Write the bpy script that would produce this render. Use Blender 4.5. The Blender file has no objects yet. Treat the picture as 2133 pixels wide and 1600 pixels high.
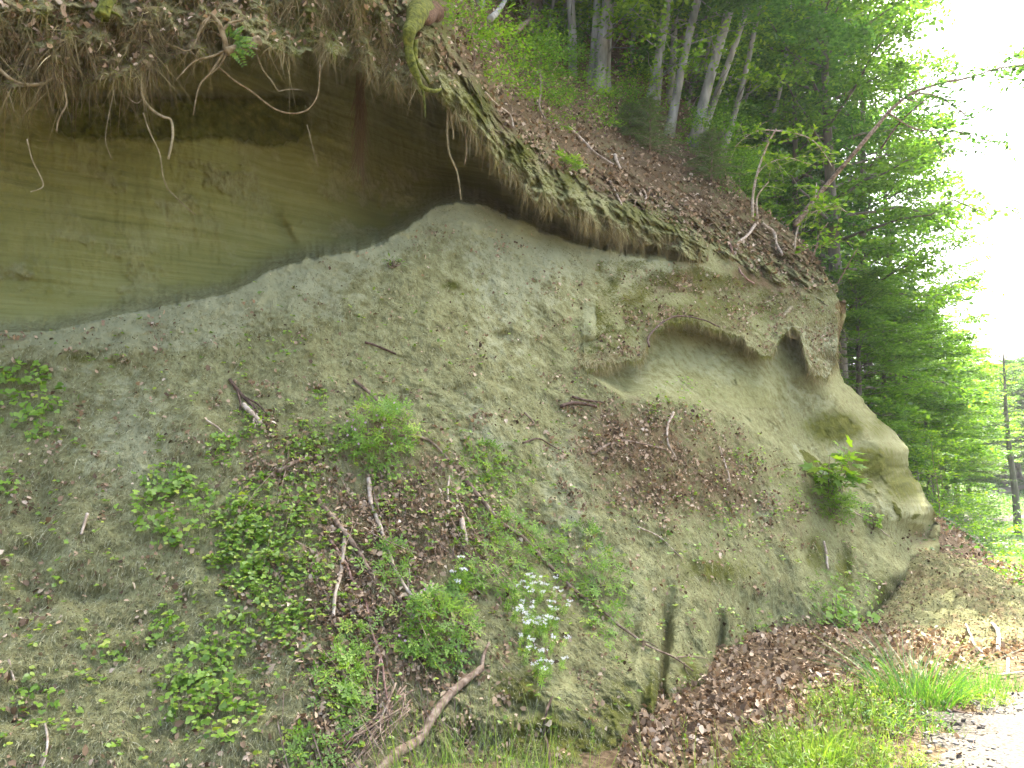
import bpy, math
import numpy as np

# ------------------------------------------------------------------ camera, sky, sun, exposure
S = bpy.context.scene
FOCAL = 28.0
CAMH = 1.65
PITCH = 5.0
cam = bpy.data.objects.new('camera', bpy.data.cameras.new('camera'))
S.collection.objects.link(cam)
cam.location = (0, 0, CAMH)
cam.rotation_euler = (math.radians(90 + PITCH), 0, 0)
cam.data.lens = FOCAL
cam.data.sensor_width = 36.0
cam.data.clip_start = 0.05
cam.data.clip_end = 3000
S.camera = cam

SUN_AZ = 28.0      # degrees to the right of the view direction
SUN_EL = 58.0
SUN_STRENGTH = 4.0
SKY_STRENGTH = 0.15
EXPOSURE = 2.9
w = bpy.data.worlds.new('World')
S.world = w
w.use_nodes = True
nt = w.node_tree
sky = nt.nodes.new('ShaderNodeTexSky')
sky.sky_type = 'NISHITA'
sky.sun_disc = False
sky.sun_elevation = math.radians(SUN_EL)
sky.sun_rotation = math.radians(SUN_AZ)
sky.dust_density = 6.0
sky.air_density = 0.6
sky.ozone_density = 0.3
nt.links.new(sky.outputs[0], nt.nodes['Background'].inputs[0])
nt.nodes['Background'].inputs[1].default_value = SKY_STRENGTH

sun = bpy.data.objects.new('sun', bpy.data.lights.new('sun', 'SUN'))
S.collection.objects.link(sun)
sun.data.energy = SUN_STRENGTH
sun.data.angle = math.radians(0.6)
sun.data.color = (1.0, 0.94, 0.84)
sun.rotation_euler = (math.radians(SUN_EL - 90), 0, math.radians(-SUN_AZ))
S.view_settings.view_transform = 'Standard'
S.view_settings.look = 'None'
S.view_settings.exposure = EXPOSURE
S.view_settings.gamma = 1.0
S.cycles.max_bounces = 10
S.cycles.diffuse_bounces = 5
S.cycles.transmission_bounces = 8
S.cycles.sample_clamp_indirect = 6.0

rng = np.random.default_rng(7)

# ------------------------------------------------------------------ picture geometry
FPX = 2133 * FOCAL / 36.0
cP, sP = math.cos(math.radians(PITCH)), math.sin(math.radians(PITCH))

def P3(px, py, d):
    """point seen at (px, py) of the photograph, d metres in front of the camera"""
    px = np.asarray(px, float); py = np.asarray(py, float); d = np.asarray(d, float)
    x = (px - 1066.5) / FPX; y = (800 - py) / FPX
    return np.stack([x * d, d * (cP - y * sP), CAMH + d * (y * cP + sP)], -1)

def ground_depth(py, z=0.0):
    y = (800 - np.asarray(py, float)) / FPX
    return (z - CAMH) / (y * cP + sP)

# ------------------------------------------------------------------ noise
_perm = np.random.default_rng(3).permutation(512).astype(np.int64)
_perm = np.concatenate([_perm, _perm, _perm])
_grad = np.random.default_rng(4).normal(size=(512, 3))
_grad /= np.linalg.norm(_grad, axis=1)[:, None]

def noise3(p):
    p = np.asarray(p, float)
    i = np.floor(p).astype(np.int64); f = p - i
    u = f * f * f * (f * (f * 6 - 15) + 10)
    i &= 511
    out = 0
    for dx in (0, 1):
        for dy in (0, 1):
            for dz in (0, 1):
                h = _perm[(_perm[(_perm[(i[..., 0] + dx) & 511] + i[..., 1] + dy) & 511] + i[..., 2] + dz) & 511]
                g = _grad[h]
                dd = g[..., 0] * (f[..., 0] - dx) + g[..., 1] * (f[..., 1] - dy) + g[..., 2] * (f[..., 2] - dz)
                wx = u[..., 0] if dx else 1 - u[..., 0]
                wy = u[..., 1] if dy else 1 - u[..., 1]
                wz = u[..., 2] if dz else 1 - u[..., 2]
                out = out + wx * wy * wz * dd
    return out * 1.6

def fbm(p, freq=1.0, octv=4, gain=0.5, ridge=False):
    p = np.asarray(p, float) * freq
    a, s = 1.0, 0
    for k in range(octv):
        n = noise3(p + 17.3 * k)
        if ridge: n = 1 - 2 * np.abs(n)
        s = s + a * n
        a *= gain; p = p * 2.03
    return s

def sst(a, b, x):
    t = np.clip((np.asarray(x, float) - a) / (b - a), 0, 1)
    return t * t * (3 - 2 * t)

def curve(pts):
    a = np.array(pts, float)
    return lambda x: np.interp(x, a[:, 0], a[:, 1])

def rbf(pts):
    a = np.array(pts, float); xy = a[:, :2] / 400.0; n = len(a)
    def ph(r2): return 0.5 * r2 * np.log(np.maximum(r2, 1e-9))
    K = ph(((xy[:, None] - xy[None]) ** 2).sum(-1)) + 0.003 * np.eye(n)
    Q = np.c_[np.ones(n), xy]
    A = np.block([[K, Q], [Q.T, np.zeros((3, 3))]])
    sol = np.linalg.solve(A, np.r_[a[:, 2], np.zeros(3)])
    def f(px, py):
        px, py = np.broadcast_arrays(np.asarray(px, float), np.asarray(py, float))
        sh = px.shape
        X = np.stack([px.ravel(), py.ravel()], 1) / 400.0
        out = np.empty(len(X))
        for s in range(0, len(X), 100000):
            c = X[s:s + 100000]
            out[s:s + 100000] = ph(((c[:, None] - xy[None]) ** 2).sum(-1)) @ sol[:n] + sol[n] + c @ sol[n + 1:]
        return out.reshape(sh)
    return f

def blob(px, py, spots):
    o = np.zeros(np.broadcast(px, py).shape)
    for cx, cy, rx, ry, a in spots:
        o = np.maximum(o, a * np.exp(-(((px - cx) / rx) ** 2 + ((py - cy) / ry) ** 2) * 0.9))
    return o

def line_dist(px, py, pts):
    best = np.full(np.broadcast(px, py).shape, 1e9)
    for (x0, y0), (x1, y1) in zip(pts[:-1], pts[1:]):
        dx, dy = x1 - x0, y1 - y0
        t = np.clip(((px - x0) * dx + (py - y0) * dy) / (dx * dx + dy * dy), 0, 1)
        best = np.minimum(best, np.hypot(px - x0 - t * dx, py - y0 - t * dy))
    return best

# ------------------------------------------------------------------ mesh helpers
COL = S.collection

def link(name, me, parent=None):
    o = bpy.data.objects.new(name, me)
    COL.objects.link(o)
    if parent is not None: o.parent = parent
    return o

def mesh(name, V, F, mat, attrs=None, smooth=True):
    """V (n,3); F (m,k) or list of such arrays"""
    V = np.asarray(V, np.float32)
    Fs = F if isinstance(F, list) else [F]
    Fs = [np.asarray(f, np.int32) for f in Fs if len(f)]
    me = bpy.data.meshes.new(name)
    me.vertices.add(len(V))
    me.vertices.foreach_set('co', V.ravel())
    loops = np.concatenate([f.ravel() for f in Fs])
    tot = np.concatenate([np.full(len(f), f.shape[1], np.int32) for f in Fs])
    me.loops.add(len(loops))
    me.loops.foreach_set('vertex_index', loops)
    me.polygons.add(len(tot))
    me.polygons.foreach_set('loop_start', np.r_[0, np.cumsum(tot)[:-1]].astype(np.int32))
    try: me.polygons.foreach_set('loop_total', tot)
    except Exception: pass
    me.polygons.foreach_set('use_smooth', np.full(len(tot), smooth))
    for k, a in (attrs or {}).items():
        a = np.asarray(a, np.float32)
        at = me.attributes.new(k, 'FLOAT', 'POINT')
        at.data.foreach_set('value', a.ravel())
    me.update(calc_edges=True)
    me.materials.append(mat)
    return me

def tag(o, label=None, cat=None, group=None, kind=None):
    if label: o['label'] = label
    if cat: o['category'] = cat
    if group: o['group'] = group
    if kind: o['kind'] = kind
    return o

def empty(name, loc, label, cat, group=None):
    o = bpy.data.objects.new(name, None)
    COL.objects.link(o)
    o.location = tuple(float(v) for v in loc)
    o.empty_display_size = 0.1
    return tag(o, label, cat, group)

def grid_faces(r, c):
    i = np.arange(r * c).reshape(r, c)
    return np.stack([i[:-1, :-1], i[:-1, 1:], i[1:, 1:], i[1:, :-1]], -1).reshape(-1, 4)

def unit(v):
    return v / np.maximum(np.linalg.norm(v, axis=-1, keepdims=True), 1e-9)

def spline(pts, n=10):
    p = np.asarray(pts, float)
    if len(p) < 3:
        t = np.linspace(0, 1, n + 1)[:, None]
        return p[0] + (p[-1] - p[0]) * t
    q = np.vstack([2 * p[0] - p[1], p, 2 * p[-1] - p[-2]])
    out = []
    for i in range(1, len(q) - 2):
        t = np.linspace(0, 1, n, endpoint=False)[:, None]
        a, b, c, d = q[i - 1], q[i], q[i + 1], q[i + 2]
        out.append(0.5 * ((2 * b) + (c - a) * t + (2 * a - 5 * b + 4 * c - d) * t ** 2 + (3 * b - a - 3 * c + d) * t ** 3))
    return np.vstack(out + [p[-1:]])

def tube(path, rad, sides=8, rough=0.0, seed=0):
    path = np.asarray(path, float); n = len(path)
    rad = np.broadcast_to(np.asarray(rad, float), (n,)).copy()
    T = unit(np.gradient(path, axis=0))
    ref = np.array([0, 0, 1.0]) if abs(T[0, 2]) < 0.9 else np.array([1.0, 0, 0])
    N = np.zeros_like(T); N[0] = unit(np.cross(T[0], ref))
    for i in range(1, n):
        v = N[i - 1] - T[i] * (N[i - 1] @ T[i])
        N[i] = v / max(np.linalg.norm(v), 1e-9)
    B = np.cross(T, N)
    a = np.linspace(0, 2 * math.pi, sides, endpoint=False)
    rr = rad[:, None] * np.ones((1, sides))
    ring = N[:, None] * np.cos(a)[None, :, None] + B[:, None] * np.sin(a)[None, :, None]
    if rough:
        base = path[:, None] + ring * rr[..., None]
        rr = rr * (1 + rough * fbm(base + seed * 3.1, 0.25 / max(rad.max(), 1e-4), 3))
    V = (path[:, None] + ring * rr[..., None]).reshape(-1, 3)
    i = np.arange(n * sides).reshape(n, sides)
    j = np.roll(i, -1, 1)
    F = np.stack([i[:-1], j[:-1], j[1:], i[1:]], -1).reshape(-1, 4)
    V = np.vstack([V, path[:1], path[-1:]])
    c0 = np.full(sides, n * sides); c1 = c0 + 1
    F3 = np.vstack([np.stack([j[0], i[0], c0], 1), np.stack([i[-1], j[-1], c1], 1)])
    return V, F, F3

class Bag:
    """collects geometry of one mesh"""
    def __init__(s): s.V = []; s.F = {}; s.n = 0; s.A = []
    def add(s, V, *Fs, rnd=None):
        V = np.asarray(V, float)
        for F in Fs:
            F = np.asarray(F)
            s.F.setdefault(F.shape[1], []).append(F + s.n)
        s.V.append(V); s.n += len(V)
        s.A.append(np.broadcast_to(np.random.default_rng(s.n).random() if rnd is None else rnd, (len(V),)))
    def merge(s, other, mat2):
        """take another bag in as a second material of the same part"""
        s.n0 = sum(len(f) for fs in s.F.values() for f in fs)
        s.two = (other, mat2)
        return s
    def build(s, name, mat, smooth=True):
        if getattr(s, 'two', None):
            o, m2 = s.two
            Fa = [np.vstack(f) for f in s.F.values()]; Fb = [np.vstack(f) + s.n for f in o.F.values()]
            me = mesh(name, np.vstack(s.V + o.V), Fa + Fb, mat, {'rnd': np.concatenate(s.A + o.A)}, smooth)
            me.materials.append(m2)
            mi = np.zeros(len(me.polygons), np.int32); mi[sum(len(f) for f in Fa):] = 1
            me.polygons.foreach_set('material_index', mi)
            return me
        return mesh(name, np.vstack(s.V), [np.vstack(f) for f in s.F.values()], mat, {'rnd': np.concatenate(s.A)}, smooth)

# leaf templates: x along the leaf, y across, z up
def _leafT(wd=0.3, cup=0.08, droop=0.06):
    V = np.array([(0, 0, 0), (.5, 0, -.03), (1, 0, -droop), (.28, wd * .9, cup), (.68, wd * .85, cup * .7), (.28, -wd * .9, cup), (.68, -wd * .85, cup * .7)])
    return V, np.array([(0, 1, 2, 4, 3), (2, 1, 0, 5, 6)])
T_LEAF = _leafT(.33)
T_ROUND = _leafT(.47, .06)
T_DEAD = (np.array([(0, 0, 0), (.5, .03, .16), (1, -.05, -.06), (.25, .24, .26), (.66, .25, .34), (.30, -.26, -.03), (.72, -.2, .10)]), np.array([(0, 1, 2, 4, 3), (2, 1, 0, 5, 6)]))
T_DIA = (np.array([(0, 0, 0), (.48, .31, .07), (1, 0, -.06), (.48, -.31, .07)]), np.array([(0, 3, 2), (0, 2, 1)]))
T_NARROW = (np.array([(0, 0, 0), (.5, .12, .03), (1, 0, -.05), (.5, -.12, .03)]), np.array([(0, 3, 2), (0, 2, 1)]))

def _merge(parts):
    V, F, n = [], [], 0
    for v, f in parts:
        V.append(v); F.append(f + n); n += len(v)
    return np.vstack(V), np.vstack(F)

def _place(t, pos, ang, sc, tilt=0.0):
    v, f = t
    c, s = math.cos(ang), math.sin(ang)
    v = v * sc
    v = np.stack([v[:, 0], v[:, 1], v[:, 2] + v[:, 0] * tilt], 1)
    return np.stack([v[:, 0] * c - v[:, 1] * s, v[:, 0] * s + v[:, 1] * c, v[:, 2]], 1) + np.array(pos), f

T_TRI = _merge([_place(T_ROUND, (.32, 0, 0), 0, .66), _place(T_ROUND, (.3, .04, 0), 1.2, .56), _place(T_ROUND, (.3, -.04, 0), -1.2, .56)])
_l = []
for a0, L in ((0, .62), (1.0, .5), (-1.0, .5), (1.9, .36), (-1.9, .36)):
    b = np.array([.36, 0, 0]); d = np.array([math.cos(a0), math.sin(a0), 0])
    for s_, an, sc in ((.15, .75, .2), (.15, -.75, .2), (.38, .6, .22), (.38, -.6, .22), (.55, 0, .36)):
        _l.append(_place((T_DIA[0] * np.array([1, .85, 1]), T_DIA[1]), b + d * L * s_ / .62, a0 + an, sc * L / .5))
T_LACY = _merge(_l)
T_WHORL = _merge([_place(T_NARROW, (0, 0, 0), k * 2 * math.pi / 7, 1.0, .25) for k in range(7)])
_v = [(0, 0, 0)]
for k, (an, r) in enumerate(((-2.5, .28), (-1.75, .62), (-1.3, .36), (-.75, .85), (-.38, .48), (0, 1.0), (.38, .48), (.75, .85), (1.3, .36), (1.75, .62), (2.5, .28))):
    _v.append((.3 + .7 * r * math.cos(an), .7 * r * math.sin(an), .08 * abs(math.sin(an * 2)) - .1 * r))
T_MAPLE = (np.array(_v), np.array([(0, k, k + 1) for k in range(1, 11)]))

def frames(axis, normal):
    x = unit(axis); y = unit(np.cross(normal, x)); z = np.cross(x, y)
    return np.stack([x, y, z], -1)

def scatter(t, pos, axis, normal, size, rg, bag, jitter=0.0, stretch=None, rnd=None):
    tv, tf = t
    n = len(pos)
    if n == 0: return
    if jitter:
        normal = normal + rg.normal(size=(n, 3)) * jitter
    R = frames(axis, normal)
    V = np.einsum('nij,vj->nvi', R, tv) * np.asarray(size).reshape(-1, 1, 1) + pos[:, None]
    F = (tf[None] + (np.arange(n) * len(tv))[:, None, None]).reshape(-1, tf.shape[1])
    r = rg.random(n) if rnd is None else rnd
    bag.add(V.reshape(-1, 3), F, rnd=np.repeat(r, len(tv)))

def strands(base, d0, length, width, bend, rg, bag, nseg=3, rnd=None):
    """thin ribbons: from base along d0, bending toward vector bend"""
    n = len(base)
    if n == 0: return
    side = unit(np.cross(d0, rg.normal(size=(n, 3)) * 0.6 + np.array([0, 1.0, 0.2])))
    t = np.linspace(0, 1, nseg + 1)
    L = np.asarray(length).reshape(-1, 1, 1); W = np.asarray(width).reshape(-1, 1, 1)
    c = base[:, None] + L * (d0[:, None] * t[None, :, None] + bend[:, None] * (t ** 2)[None, :, None])
    wd = W * (1 - 0.85 * t)[None, :, None]
    V = np.stack([c - side[:, None] * wd, c + side[:, None] * wd], 2)
    idx = np.arange(n * (nseg + 1) * 2).reshape(n, nseg + 1, 2)
    F = np.stack([idx[:, :-1, 0], idx[:, :-1, 1], idx[:, 1:, 1], idx[:, 1:, 0]], -1).reshape(-1, 4)
    r = rg.random(n) if rnd is None else rnd
    bag.add(V.reshape(-1, 3), F, rnd=np.repeat(r, (nseg + 1) * 2))

# ------------------------------------------------------------------ materials
def new_mat(name):
    m = bpy.data.materials.new(name); m.use_nodes = True
    n = m.node_tree.nodes; n.clear()
    out = n.new('ShaderNodeOutputMaterial')
    return m, n, m.node_tree.links, out

def ramp_mat_node(n, stops):
    r = n.new('ShaderNodeValToRGB')
    e = r.color_ramp.elements
    while len(e) < len(stops): e.new(0.5)
    for k, (p, c) in enumerate(stops):
        e[k].position = p; e[k].color = (*c, 1)
    return r

def leaf_mat(name, stops, trans=0.45, gloss=0.06, tint=(1.3, 1.5, .5)):
    m, n, l, out = new_mat(name)
    at = n.new('ShaderNodeAttribute'); at.attribute_name = 'rnd'
    r = ramp_mat_node(n, stops); l.new(at.outputs['Fac'], r.inputs[0])
    dif = n.new('ShaderNodeBsdfDiffuse'); l.new(r.outputs[0], dif.inputs[0])
    tr = n.new('ShaderNodeBsdfTranslucent')
    mul = n.new('ShaderNodeMix'); mul.data_type = 'RGBA'; mul.blend_type = 'MULTIPLY'; mul.inputs[0].default_value = 1
    l.new(r.outputs[0], mul.inputs[6]); mul.inputs[7].default_value = (*tint, 1)
    l.new(mul.outputs[2], tr.inputs[0])
    mx = n.new('ShaderNodeMixShader'); mx.inputs[0].default_value = trans
    l.new(dif.outputs[0], mx.inputs[1]); l.new(tr.outputs[0], mx.inputs[2])
    gl = n.new('ShaderNodeBsdfGlossy'); gl.inputs['Roughness'].default_value = .45
    gl.inputs[0].default_value = (.8, .85, .9, 1)
    m2 = n.new('ShaderNodeMixShader'); m2.inputs[0].default_value = gloss
    l.new(mx.outputs[0], m2.inputs[1]); l.new(gl.outputs[0], m2.inputs[2])
    l.new(m2.outputs[0], out.inputs[0])
    return m

def solid_mat(name, stops, rough=.9, scale=20, bump=.3, stretch=(1, 1, 1), attr=False):
    m, n, l, out = new_mat(name)
    b = n.new('ShaderNodeBsdfPrincipled'); b.inputs['Roughness'].default_value = rough
    b.inputs['Specular IOR Level'].default_value = .2
    tc = n.new('ShaderNodeTexCoord'); mp = n.new('ShaderNodeMapping'); mp.inputs['Scale'].default_value = stretch
    l.new(tc.outputs['Object'], mp.inputs[0])
    nz = n.new('ShaderNodeTexNoise'); nz.inputs['Scale'].default_value = scale; nz.inputs['Detail'].default_value = 6
    l.new(mp.outputs[0], nz.inputs['Vector'])
    r = ramp_mat_node(n, stops)
    if attr:
        at = n.new('ShaderNodeAttribute'); at.attribute_name = 'rnd'
        l.new(at.outputs['Fac'], r.inputs[0])
    else:
        l.new(nz.outputs['Fac'], r.inputs[0])
    l.new(r.outputs[0], b.inputs['Base Color'])
    bp = n.new('ShaderNodeBump'); bp.inputs['Strength'].default_value = bump; bp.inputs['Distance'].default_value = .02
    l.new(nz.outputs['Fac'], bp.inputs['Height']); l.new(bp.outputs[0], b.inputs['Normal'])
    l.new(b.outputs[0], out.inputs[0])
    return m

def bank_mat(name):
    """sand and earth: attributes pale / moss / soil / strata weight the coverings"""
    m, n, l, out = new_mat(name)
    b = n.new('ShaderNodeBsdfPrincipled'); b.inputs['Roughness'].default_value = .95
    b.inputs['Specular IOR Level'].default_value = .1
    tc = n.new('ShaderNodeTexCoord')
    def nz(scale, detail=6, stretch=None, rough=.6, dist=0):
        x = n.new('ShaderNodeTexNoise'); x.inputs['Scale'].default_value = scale; x.inputs['Detail'].default_value = detail
        x.inputs['Roughness'].default_value = rough; x.inputs['Distortion'].default_value = dist
        if stretch:
            mp = n.new('ShaderNodeMapping'); mp.inputs['Scale'].default_value = stretch[:3]
            if len(stretch) > 3: mp.inputs['Rotation'].default_value = stretch[3]
            l.new(tc.outputs['Object'], mp.inputs[0]); l.new(mp.outputs[0], x.inputs['Vector'])
        else:
            l.new(tc.outputs['Object'], x.inputs['Vector'])
        return x
    def att(a):
        x = n.new('ShaderNodeAttribute'); x.attribute_name = a; return x.outputs['Fac']
    def math_(op, a, b_, clamp=False):
        x = n.new('ShaderNodeMath'); x.operation = op; x.use_clamp = clamp
        for k, v in enumerate((a, b_)):
            if isinstance(v, (int, float)): x.inputs[k].default_value = v
            else: l.new(v, x.inputs[k])
        return x.outputs[0]
    def mix(f, a, b_):
        x = n.new('ShaderNodeMix'); x.data_type = 'RGBA'
        l.new(f, x.inputs[0])
        for k, v in ((6, a), (7, b_)):
            if isinstance(v, tuple): x.inputs[k].default_value = (*v, 1)
            else: l.new(v, x.inputs[k])
        return x.outputs[2]
    big = nz(1.7, 5); mid = nz(9, 8, None, .7); fine = nz(70, 4, None, .7); fib = nz(30, 5, (1, 1, .28), .75, .6)
    r1 = ramp_mat_node(n, [(.33, (.085, .080, .032)), (.44, (.172, .172, .072)), (.55, (.256, .268, .126)), (.68, (.328, .345, .182))])
    l.new(math_('ADD', math_('MULTIPLY', mid.outputs['Fac'], .45), math_('ADD', math_('MULTIPLY', fib.outputs['Fac'], .4), math_('MULTIPLY', big.outputs['Fac'], .15))), r1.inputs[0])
    # clean pale sand
    r2 = ramp_mat_node(n, [(.3, (.22, .232, .115)), (.5, (.28, .296, .162)), (.7, (.335, .352, .205))])
    l.new(math_('ADD', math_('MULTIPLY', mid.outputs['Fac'], .4), math_('MULTIPLY', big.outputs['Fac'], .6)), r2.inputs[0])
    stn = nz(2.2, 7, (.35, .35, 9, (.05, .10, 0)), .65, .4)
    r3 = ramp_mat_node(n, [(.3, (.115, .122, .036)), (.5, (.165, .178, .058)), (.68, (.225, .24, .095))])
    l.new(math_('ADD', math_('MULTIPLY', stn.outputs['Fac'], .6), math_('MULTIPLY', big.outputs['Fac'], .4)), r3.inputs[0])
    rm = ramp_mat_node(n, [(.3, (.04, .05, .008)), (.55, (.10, .11, .02)), (.75, (.17, .165, .04))])
    l.new(mid.outputs['Fac'], rm.inputs[0])
    rs = ramp_mat_node(n, [(.3, (.055, .037, .018)), (.5, (.13, .093, .047)), (.7, (.22, .168, .092))])
    l.new(math_('ADD', math_('MULTIPLY', mid.outputs['Fac'], .5), math_('MULTIPLY', fine.outputs['Fac'], .5)), rs.inputs[0])
    def edge(a, gain=4.0):
        # attribute broken up by noise
        v = math_('ADD', a, math_('MULTIPLY', math_('SUBTRACT', mid.outputs['Fac'], .5), 1.6))
        return math_('MULTIPLY', math_('SUBTRACT', v, .32), gain, True)
    c = mix(edge(att('pale')), r1.outputs[0], r2.outputs[0])
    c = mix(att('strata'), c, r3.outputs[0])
    c = mix(edge(att('moss'), 2.5), c, rm.outputs[0])
    c = mix(edge(att('soil'), 2.5), c, rs.outputs[0])
    l.new(c, b.inputs['Base Color'])
    h = math_('ADD', math_('MULTIPLY', mid.outputs['Fac'], .6), math_('ADD', math_('MULTIPLY', fine.outputs['Fac'], .25), math_('MULTIPLY', fib.outputs['Fac'], .5)))
    h = math_('ADD', math_('MULTIPLY', h, math_('SUBTRACT', 1.0, math_('MULTIPLY', att('strata'), .75))), math_('MULTIPLY', math_('MULTIPLY', stn.outputs['Fac'], att('strata')), .5))
    bp = n.new('ShaderNodeBump'); bp.inputs['Strength'].default_value = .9; bp.inputs['Distance'].default_value = .05
    l.new(h, bp.inputs['Height']); l.new(bp.outputs[0], b.inputs['Normal'])
    l.new(b.outputs[0], out.inputs[0])
    return m

M = {}
M['bank'] = bank_mat('sand_bank')
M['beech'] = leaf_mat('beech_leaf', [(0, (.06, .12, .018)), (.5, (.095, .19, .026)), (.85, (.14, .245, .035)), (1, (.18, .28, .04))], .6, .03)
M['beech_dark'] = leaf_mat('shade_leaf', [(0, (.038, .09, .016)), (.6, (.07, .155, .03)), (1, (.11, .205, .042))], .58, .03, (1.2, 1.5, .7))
M['spring'] = leaf_mat('spring_leaf', [(0, (.085, .17, .012)), (.5, (.14, .25, .02)), (1, (.22, .32, .03))], .55, .03)
M['herb'] = leaf_mat('herb_leaf', [(0, (.095, .19, .018)), (.5, (.16, .295, .03)), (.9, (.24, .38, .05)), (1, (.31, .39, .055))], .42, .03)
M['bramble'] = leaf_mat('trefoil_leaf', [(0, (.11, .20, .022)), (.5, (.19, .325, .04)), (.9, (.27, .41, .065)), (1, (.37, .43, .065))], .42, .03)
M['golden'] = leaf_mat('golden_leaf', [(0, (.10, .19, .015)), (.6, (.18, .30, .03)), (1, (.30, .36, .04))], .3, .05)
M['grass'] = leaf_mat('grass_blade', [(0, (.05, .14, .02)), (.5, (.09, .21, .03)), (1, (.18, .27, .05))], .4, .06)
M['sungrass'] = leaf_mat('sunlit_grass', [(0, (.11, .20, .025)), (.5, (.19, .30, .045)), (1, (.34, .38, .10))], .45, .03)  # sunlight put into the colour: grass made brighter and yellower
M['dead'] = leaf_mat('dead_leaf', [(0, (.06, .042, .024)), (.35, (.19, .135, .080)), (.7, (.36, .27, .168)), (.93, (.47, .38, .26)), (1, (.55, .48, .36))], .12, .01, (1.2, .9, .6))
M['drygrass'] = leaf_mat('dry_fibre', [(0, (.085, .082, .036)), (.35, (.188, .187, .09)), (.7, (.305, .308, .17)), (1, (.445, .455, .29))], .15, .01, (1, 1, .8))
M['moss'] = leaf_mat('moss_fibre', [(0, (.05, .058, .008)), (.5, (.125, .142, .018)), (.85, (.21, .21, .04)), (1, (.30, .275, .10))], .3, .02, (1.1, 1.2, .5))
M['rootlet'] = leaf_mat('rootlet', [(0, (.055, .036, .012)), (.4, (.14, .105, .034)), (.8, (.25, .215, .085)), (1, (.42, .38, .20))], .12, .02, (1, .9, .6))
M['needle'] = leaf_mat('spruce_needle', [(0, (.05, .085, .02)), (.6, (.10, .15, .04)), (1, (.17, .21, .07))], .35, .03)
M['white'] = leaf_mat('white_petal', [(0, (.75, .75, .72)), (1, (.85, .85, .85))], .3, .03, (1, 1, 1))
M['pink'] = leaf_mat('pink_petal', [(0, (.6, .35, .5)), (1, (.75, .55, .7))], .3, .03, (1, 1, 1))
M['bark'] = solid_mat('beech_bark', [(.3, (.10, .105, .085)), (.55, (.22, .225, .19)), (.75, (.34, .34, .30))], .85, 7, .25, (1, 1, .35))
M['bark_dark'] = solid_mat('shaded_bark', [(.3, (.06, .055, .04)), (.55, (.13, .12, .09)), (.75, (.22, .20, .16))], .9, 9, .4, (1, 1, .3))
M['stick'] = solid_mat('dead_wood', [(.3, (.075, .05, .032)), (.5, (.19, .14, .095)), (.72, (.33, .27, .20))], .85, 26, .35)
M['stick_pale'] = solid_mat('bare_wood', [(.3, (.20, .155, .10)), (.5, (.36, .30, .22)), (.72, (.52, .47, .38))], .8, 26, .3)
M['stick_dark'] = solid_mat('damp_wood', [(.3, (.03, .02, .014)), (.5, (.09, .06, .042)), (.72, (.18, .13, .10))], .85, 26, .35)
M['stick_red'] = solid_mat('red_twig', [(.3, (.13, .07, .05)), (.5, (.24, .15, .115)), (.72, (.36, .26, .21))], .8, 30, .3)
M['root'] = solid_mat('root_bark', [(.3, (.07, .05, .022)), (.5, (.16, .125, .06)), (.72, (.27, .22, .13))], .85, 24, .35)
M['root_pale'] = solid_mat('pale_root', [(.3, (.11, .095, .045)), (.5, (.20, .175, .095)), (.72, (.31, .28, .18))], .85, 24, .3)
M['mosswood'] = solid_mat('mossy_wood', [(.3, (.035, .043, .006)), (.5, (.085, .10, .012)), (.72, (.16, .17, .028))], .95, 30, .9)
M['cutwood'] = solid_mat('rotten_wood', [(.3, (.03, .015, .007)), (.5, (.085, .046, .022)), (.72, (.15, .09, .045))], .9, 40, .6)
M['stem'] = solid_mat('green_stem', [(.3, (.08, .12, .03)), (.7, (.16, .2, .06))], .7, 30, .1)
M['redstem'] = solid_mat('reddish_stem', [(.3, (.12, .06, .035)), (.7, (.20, .13, .06))], .7, 30, .1)
M['stone'] = solid_mat('limestone_chip', [(0, (.05, .045, .034)), (.5, (.12, .11, .09)), (1, (.30, .285, .25))], .9, 40, .2, attr=True)

# ------------------------------------------------------------------ the bank: base depths
TB = rbf([(-350, 1750, 3.0), (0, 1750, 3.35), (600, 1750, 3.6), (1000, 1750, 3.9), (1330, 1750, 4.2), (1700, 1750, 5.6), (1900, 1750, 7),
          (-350, 1600, 3.25), (0, 1600, 3.6), (400, 1600, 3.75), (800, 1600, 3.95), (1100, 1600, 4.15), (1330, 1600, 4.4), (1500, 1600, 5.4), (1830, 1600, 7.2),
          (-350, 1100, 4.5), (0, 1100, 4.75), (400, 1100, 4.9), (700, 1100, 5.1),
          (-350, 700, 5.4), (0, 700, 5.75), (300, 660, 6.1), (300, 900, 5.45), (600, 560, 6.75), (600, 850, 5.8), (850, 480, 7.5), (950, 420, 8.0), (950, 800, 6.5), (950, 1100, 5.45), (950, 1400, 4.65),
          (1200, 490, 8.8), (1200, 900, 6.9), (1200, 1200, 5.75), (1250, 1450, 4.85), (1450, 545, 9.6), (1400, 800, 7.9), (1400, 1050, 6.9), (1400, 1300, 5.95), (1400, 1470, 5.25), (1490, 1440, 5.75),
          (1600, 620, 10.15), (1740, 640, 10.45), (1740, 780, 10.0), (1600, 800, 9.1), (1800, 850, 10.0), (1890, 930, 10.0), (1700, 1000, 8.9), (1955, 1100, 9.5), (1840, 1060, 9.2),
          (1600, 1200, 7.2), (1700, 1200, 7.8), (1560, 1350, 6.75), (1700, 1320, 7.35), (1830, 1300, 7.85), (1950, 1180, 9.0), (1450, 300, 10.6), (950, 200, 9.2), (500, 300, 7.6), (0, 300, 6.6)])
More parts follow.
